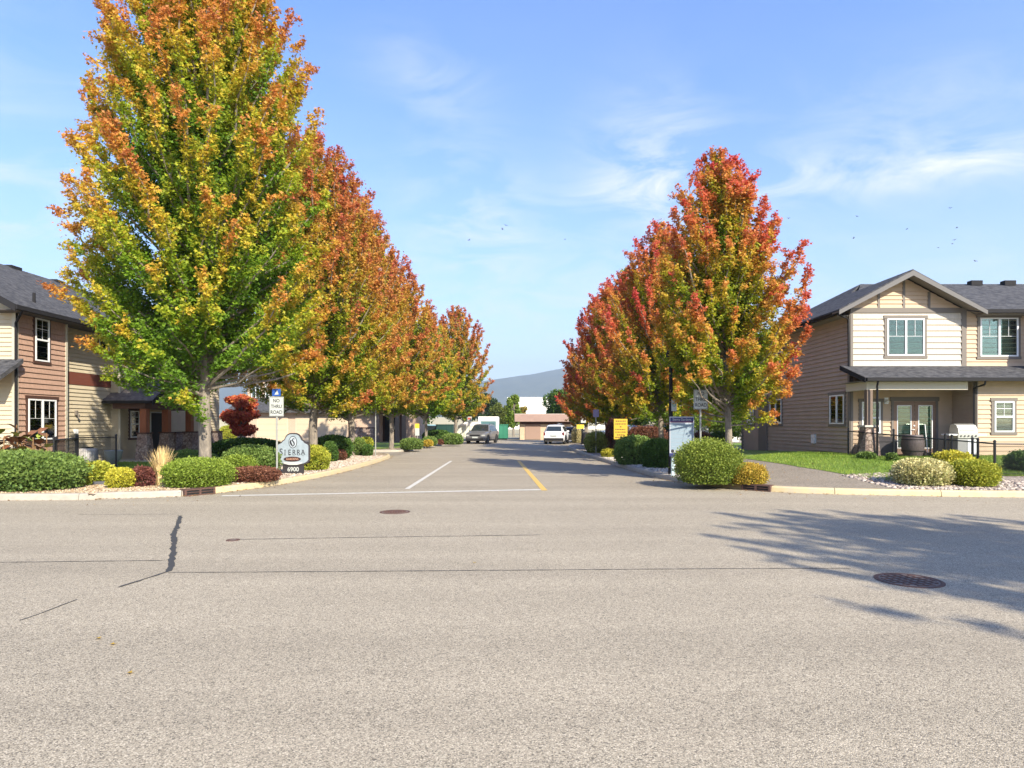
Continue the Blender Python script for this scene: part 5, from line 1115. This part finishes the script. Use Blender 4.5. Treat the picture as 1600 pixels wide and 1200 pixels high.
# ============================================================ FENCES
def fence(name, label, pts, h_, posts, zf=None, pitch=.055):
    t = thing(name, label, 'fence', (pts[0][0], pts[0][1], H(*pts[0])), 0, 'chain-link fences'); rl = MB(); wr = MB()
    for x, y in posts: MB().tube([(x, y, H(x, y) - .1), (x, y, H(x, y) + h_ + .06)], .034, 8).lathe([(.04, 0), (.04, .03), (.015, .06)], (x, y, H(x, y) + h_ + .05), 8).build('post', m_fence, t)
    for a, b in zip(pts[:-1], pts[1:]):
        a = Vector((a[0], a[1], H(*a))); b = Vector((b[0], b[1], H(*b))); L_ = (b - a).length; d = (b - a) / L_
        rl.tube([a + Vector((0, 0, h_)), b + Vector((0, 0, h_))], .022, 6).tube([a + Vector((0, 0, .06)), b + Vector((0, 0, .06))], .008, 5)
        n = int((L_ + h_) / pitch)
        for i in range(n):
            s0 = i * pitch
            for sg_ in (1, -1):
                # diagonal wires clipped to the panel
                u0, z0_, u1, z1_ = s0 - h_, h_, s0, .04
                if u0 < 0: z0_ = h_ + u0; u0 = 0
                if u1 > L_: z1_ = u1 - L_; u1 = L_
                if z0_ <= z1_ or u1 <= u0: continue
                if sg_ < 0: u0, u1 = L_ - u0, L_ - u1
                wr.tube([a + d * u0 + Vector((0, 0, z0_)), a + d * u1 + Vector((0, 0, z1_))], .0032, 3, cap=False)
    rl.build('rail', m_fence, t); wr.build('mesh', m_fence, t, recalc=False); return t
fa, fb = (12.35, 23.5), (13.5, 17.9)
def fl(t): return (fa[0] + (fb[0] - fa[0]) * t, fa[1] + (fb[1] - fa[1]) * t)
fence('chain_link_fence', 'black chain-link fence round the patio of the right-hand house', [fa, fb, (24, 17.3)], .9, [fa, fl(.37), fl(.72), fl(.76), fl(.88), fl(.91), fb, (16.2, 17.75), (19, 17.6)])
fence('chain_link_fence', 'black chain-link fence beside the left house', [(-14.6, 23.6), (-15.2, 22.4), (-13.6, 19.0), (-16.5, 18.2), (-22, 18.2)], 1.15, [(-14.6, 23.6), (-15.2, 22.4), (-15.12, 22.2), (-13.75, 19.3), (-13.6, 19.0), (-16.5, 18.2)])
# air conditioner, barbecue, barrel planter, urn
ac = thing('air_conditioner', 'round pale air conditioner behind the left fence', 'air conditioner', (-16.5, 24.9, .13), 0, local=True)
MB().lathe([(.33, 0), (.34, .05), (.34, .62), (.3, .68), (.1, .70)], (0, 0, 0), 24).build('body', mat('ac_metal', (.50, .47, .44), .5), ac, smooth=True); fn = MB()
for k in range(36): a = k * math.pi / 18; fn.box(.34 * math.cos(a) - .006, .34 * math.cos(a) + .006, .34 * math.sin(a) - .006, .34 * math.sin(a) + .006, .05, .60)
fn.build('fins', m_steel, ac); MB().lathe([(.2, .68), (.2, .72), (.02, .74)], (0, 0, 0), 16).build('fan_cap', m_gutter, ac)
ur = thing('stone_urn', 'grey stone urn behind the left fence post', 'urn', (-15.2, 24.4, .13), 0, local=True); MB().lathe([(.16, 0), (.18, .05), (.1, .12), (.26, .3), (.3, .5), (.33, .62), (.28, .64)], (0, 0, 0), 18).build('bowl', mat('urn_stone', (.30, .31, .28), .8), ur, smooth=True)
bq = thing('barbecue', 'stainless gas barbecue on the patio behind the fence', 'barbecue', (16.05, 22.75, .6), 0, local=True); m_ss = mat('stainless', (.50, .49, .43), .4, metal=.5)
MB().box(-.34, .34, -.2, .22, .08, .66).build('cabinet', mat('bbq_cabinet', (.30, .30, .28), .5), bq); MB().box(.0, .32, -.215, -.201, .12, .60).build('cabinet_door', m_vinyl, bq)
MB().box(-.36, .36, -.24, .24, .662, .82).build('firebox', m_ss, bq, bevel=.01)
hd = [(-.24, .83), (-.22, .98), (-.12, 1.12), (.02, 1.17), (.18, 1.14), (.24, .98), (.24, .83)]
MB().prism([(-.34, y, z) for y, z in hd], (.68, 0, 0)).build('hood', m_ss, bq); MB().tube([(-.25, -.26, .97), (-.25, -.29, .97), (.25, -.29, .97), (.25, -.26, .97)], .012, 6).build('hood_handle', m_steel, bq)
MB().box(-.66, -.362, -.22, .2, .76, .81).box(.362, .66, -.22, .2, .76, .81).build('side_shelf', m_vinyl, bq); kn = MB()
for k in range(5): kn.tube([(-.26 + k * .13, -.241, .74), (-.26 + k * .13, -.275, .74)], .024, 8)
kn.build('knob', m_gutter, bq); lg = MB()
for x in (-.3, .3): MB().box(x - .03, x + .03, -.17, .19, 0, .079).build('leg', m_gutter, bq)
pt = thing('barrel_planter', 'large dark ribbed barrel planter on the patio', 'planter', (14.15, 22.6, .6), 0, local=True)
MB().lathe([(.27, 0), (.34, .2), (.37, .45), (.34, .68), (.31, .78), (.29, .78), (.27, .7)], (0, 0, 0), 28).build('barrel', mat('dark_barrel', (.10, .075, .07), .6, noise=.3, nscale=12, stretch=(4, 4, .4)), pt, smooth=True)
for z_ in (.2, .6): MB().lathe([(.345 + .012, z_), (.345 + .018, z_ + .03)], (0, 0, 0), 28).build('hoop', m_gutter, pt)
bx = thing('sloped_block', 'dark block with sloping top between patio post and barrel planter', 'box', (13.55, 23.5, .6), 0, local=True)  # dark block rising towards the wall, thin slab on top
MB().prism([(-.35, -.25, 0), (-.35, .3, 0), (-.35, .3, .66), (-.35, -.25, .52)], (.8, 0, 0)).build('body', mat('dark_box', (.06, .055, .06), .6), bx); MB().prism([(-.37, -.28, .522), (-.37, .3, .67), (-.37, .3, .70), (-.37, -.28, .552)], (.84, 0, 0)).build('lid', mat('dark_box', (.06, .055, .06)), bx)
# white broom leaning on the door
br = thing('broom', 'pale-handled broom leaning by the french doors', 'broom', (15.2, 23.5, .6), 0, local=True); MB().tube([(0, -.1, .1), (.25, .45, 1.15)], .014, 6).build('handle', m_vinyl, br); MB().box(-.14, .12, -.14, -.06, 0, .12).build('brush', m_gutter, br)

# ============================================================ IRONWORK IN THE ROAD
def manhole(name, label, px_, py_, r_, ribs):
    v = G(px_, py_, 0); t = thing(name, label, 'manhole cover', (v.x, v.y, 0), R(8), local=True)
    MB().lathe([(r_, 0), (r_, .007), (r_ - .03, .009), (r_ - .035, .005)], (0, 0, 0), 40).build('frame', m_rust, t); MB().lathe([(r_ - .045, .0), (r_ - .05, .006)], (0, 0, .0), 40).build('cover', mat('iron_cover', (.16, .125, .10), .7, noise=.3, nscale=14), t)
    rb = MB(); step = ribs; k = -int(r_ / step)
    while k * step < r_ - .06:
        x = k * step; hh = math.sqrt(max(0, (r_ - .07) ** 2 - x * x))
        if hh > .04: rb.box(x - .009, x + .009, -hh, hh, .0065, .012); rb.box(-hh, hh, x - .009, x + .009, .0065, .0115)
        k += 1
    rb.build('ribs', m_rust, t)
manhole('manhole_cover', 'large ribbed manhole cover half in the tree shadow', 1420, 907, .345, .085)
manhole('manhole_cover', 'plain dark manhole cover below the stop line', 617, 800, .30, .05)
manhole('valve_cover', 'small round valve cover on the near left street', 364, 844, .10, .04)
def drain(label, a, b):
    a = Vector((a[0], a[1], 0)); b = Vector((b[0], b[1], 0)); u = (b - a).normalized(); n = Vector((u.y, -u.x, 0)); L_ = (b - a).length
    t = thing('storm_drain', label, 'storm drain', tuple(a), 0, 'kerb storm drains'); B = Basis(a, u, n)
    MB().box(0, L_, -.2, .085, .135, .165, B).box(0, L_, -.0, .085, -.01, .03, B).box(0, .05, -.1, .085, .03, .135, B).box(L_ - .05, L_, -.1, .085, .03, .135, B).box(L_ / 2 - .025, L_ / 2 + .025, -.1, .085, .03, .135, B).build('frame', m_rust, t)
    MB().box(.05, L_ - .05, -.1, .066, .03, .135, B).build('opening', m_black, t); bb = MB()
    bb.box(.05, L_ - .05, .067, .08, .075, .09, B); bb.build('bar', m_rust, t)
def near(K, px_):
    return min(K, key=lambda p: abs(800 + p[0] / p[1] * F - px_))
a = near(KL[:iL + 6], 287); b = near(KL[:iL + 6], 333)
def onK(K, px_):
    for p, q in zip(K[:-1], K[1:]):
        s0, s1 = 800 + p[0] / p[1] * F - px_, 800 + q[0] / q[1] * F - px_
        if s0 * s1 <= 0: return p.lerp(q, abs(s0) / (abs(s0) + abs(s1) + 1e-9))
KLn = [p for p in KL if p.y > 14.9 and p.y < 22]; KRn = [p for p in KR if p.y < 19]
a = onK(KLn, 286); b = onK(KLn, 334)
drain('rusty kerb storm drain below the clipped round bush', a, b)
a = onK(KRn, 1160); b = onK(KRn, 1205)
drain('rusty kerb storm drain below the yellow and orange shrub', a, b)
# flat dark stone in the left bed
v = G(157, 757); sb = MB().lathe([(.62, 0), (.6, .05), (.4, .09), (.05, .1)], (0, 0, 0), 11, 1, .35).build('flat_stone', mat('slate', (.10, .10, .11), .8, bump=.4)); sb.location = (v.x, v.y, .12); tag(sb, 'flat dark slab in the mulch below the small yellow shrubs', 'stone')
for i, (px_, py_, s_) in enumerate([(940, 706, .55), (936, 700, .4)]):
    v = G(px_, py_); b = MB().lathe([(.5, 0), (.55, .25), (.42, .5), (.2, .62)], (0, 0, 0), 9, s_ * 1.4, s_).build('boulder', mat('pale_boulder', (.50, .42, .33), .85, noise=.15, bump=.5)); b.location = (v.x, v.y, .1); b.scale = (1, 1, s_ * 2)
    tag(b, ['pale boulder at the foot of the thin grey pole', 'smaller pale boulder behind the first near the far right kerb'][i], 'rock')

# leaves and litter drifted along the gutters
rs = np.random.RandomState(77); PP = []
for K_, sd_, a_, b_ in ((KL, -1, 12, 45), (KR, 1, 12, 48)):
    K2 = [p for p in K_ if -16 < p[0] < 16]
    for _ in range(620):
        i = rs.randint(len(K2) - 1); t_ = rs.rand(); p = K2[i].lerp(K2[i + 1], t_); d_ = (K2[i + 1] - K2[i]).normalized(); n_ = Vector((-d_.y, d_.x, 0)) * sd_
        o_ = abs(rs.normal(0, .10)) + (.03 if rs.rand() < .8 else rs.uniform(0, 1.6)); PP.append((p.x + n_.x * o_, p.y + n_.y * o_, .012 + .01 * rs.rand()))
for (x0_, x1_, y0_, y1_, k_) in ((-13, -6.4, 15.2, 34, 900), (4.8, 8.5, 17.5, 40, 700), (8.5, 16, 17, 24, 260), (-16, -7, 40, 56, 300)):
    for _ in range(k_):
        x_, y_ = rs.uniform(x0_, x1_), rs.uniform(y0_, y1_); PP.append((x_, y_, H(x_, y_) + .045))
PP = np.array(PP); n_ = len(PP); A_ = rs.normal(0, 1, (n_, 3)); A_[:, 2] *= .15; Nn_ = rs.normal(0, .25, (n_, 3)); Nn_[:, 2] = 1
leaf_mesh('fallen_leaves', PP, A_, Nn_, rs.uniform(.025, .07, n_), ramp(rs.rand(n_), [(0, (.10, .06, .03)), (.5, (.30, .16, .05)), (1, (.52, .32, .08))]), m_leaf, None, 'maple', 'stuff')

# ============================================================ BIRDS
def bird(px_, py_, d, rz):
    x = (px_ - 800) * d / F; z = HC - (py_ - 663) * d / F; t = bpy.data.objects.get('bird')
    if t is None:
        mb = MB().lathe([(.01, -.16), (.05, -.08), (.06, .02), (.035, .1), (.01, .17)], (0, 0, 0), 8); mb.v = [(a, c, b) for a, b, c in mb.v]
        for s in (-1, 1): mb.prism([(s * .03, .06, .02), (s * .18, .09, .09), (s * .38, .0, .05), (s * .2, -.05, .07), (s * .03, -.06, .01)], (0, 0, .012))
        mb.prism([(-.02, -.14, 0), (.02, -.14, 0), (.06, -.26, 0), (-.06, -.26, 0)], (0, 0, .01)); t = mb.build('bird', mat('dark_feathers', (.05, .045, .04), .8), smooth=False); tag(t, 'small dark bird flying high in the sky', 'bird', 'birds in the sky')
    else: t = t.copy(); COL.objects.link(t)
    t.location = (x, d, z); t.rotation_euler = (R(8 * math.sin(rz * 3)), R(20 * math.cos(rz * 5)), rz)
for i, p in enumerate([(790, 352), (785, 358), (733, 375), (883, 374), (1232, 341), (1339, 338), (1417, 358), (1485, 325), (1495, 356), (1491, 375), (1488, 381), (1466, 387), (1524, 408), (1334, 372)]): bird(p[0], p[1], 105 + 7 * (i % 4), i * 1.3)

# ============================================================ HAZE
hz_ = MB().box(-9500, 9500, -200, 5600, -25, 520).build('haze', bpy.data.materials.new('haze_air')); hz_['kind'] = 'stuff'; hz_['label'] = 'thin blue haze in front of the mountain'
mh_ = hz_.data.materials[0]; mh_.use_nodes = True; n_ = mh_.node_tree; n_.nodes.clear()
o_ = N(n_, 'ShaderNodeOutputMaterial'); pv = N(n_, 'ShaderNodeVolumePrincipled'); pv.inputs['Color'].default_value = (.80, .93, 1, 1); pv.inputs['Density'].default_value = HAZE; pv.inputs['Anisotropy'].default_value = 0.2
n_.links.new(pv.outputs[0], o_.inputs['Volume'])
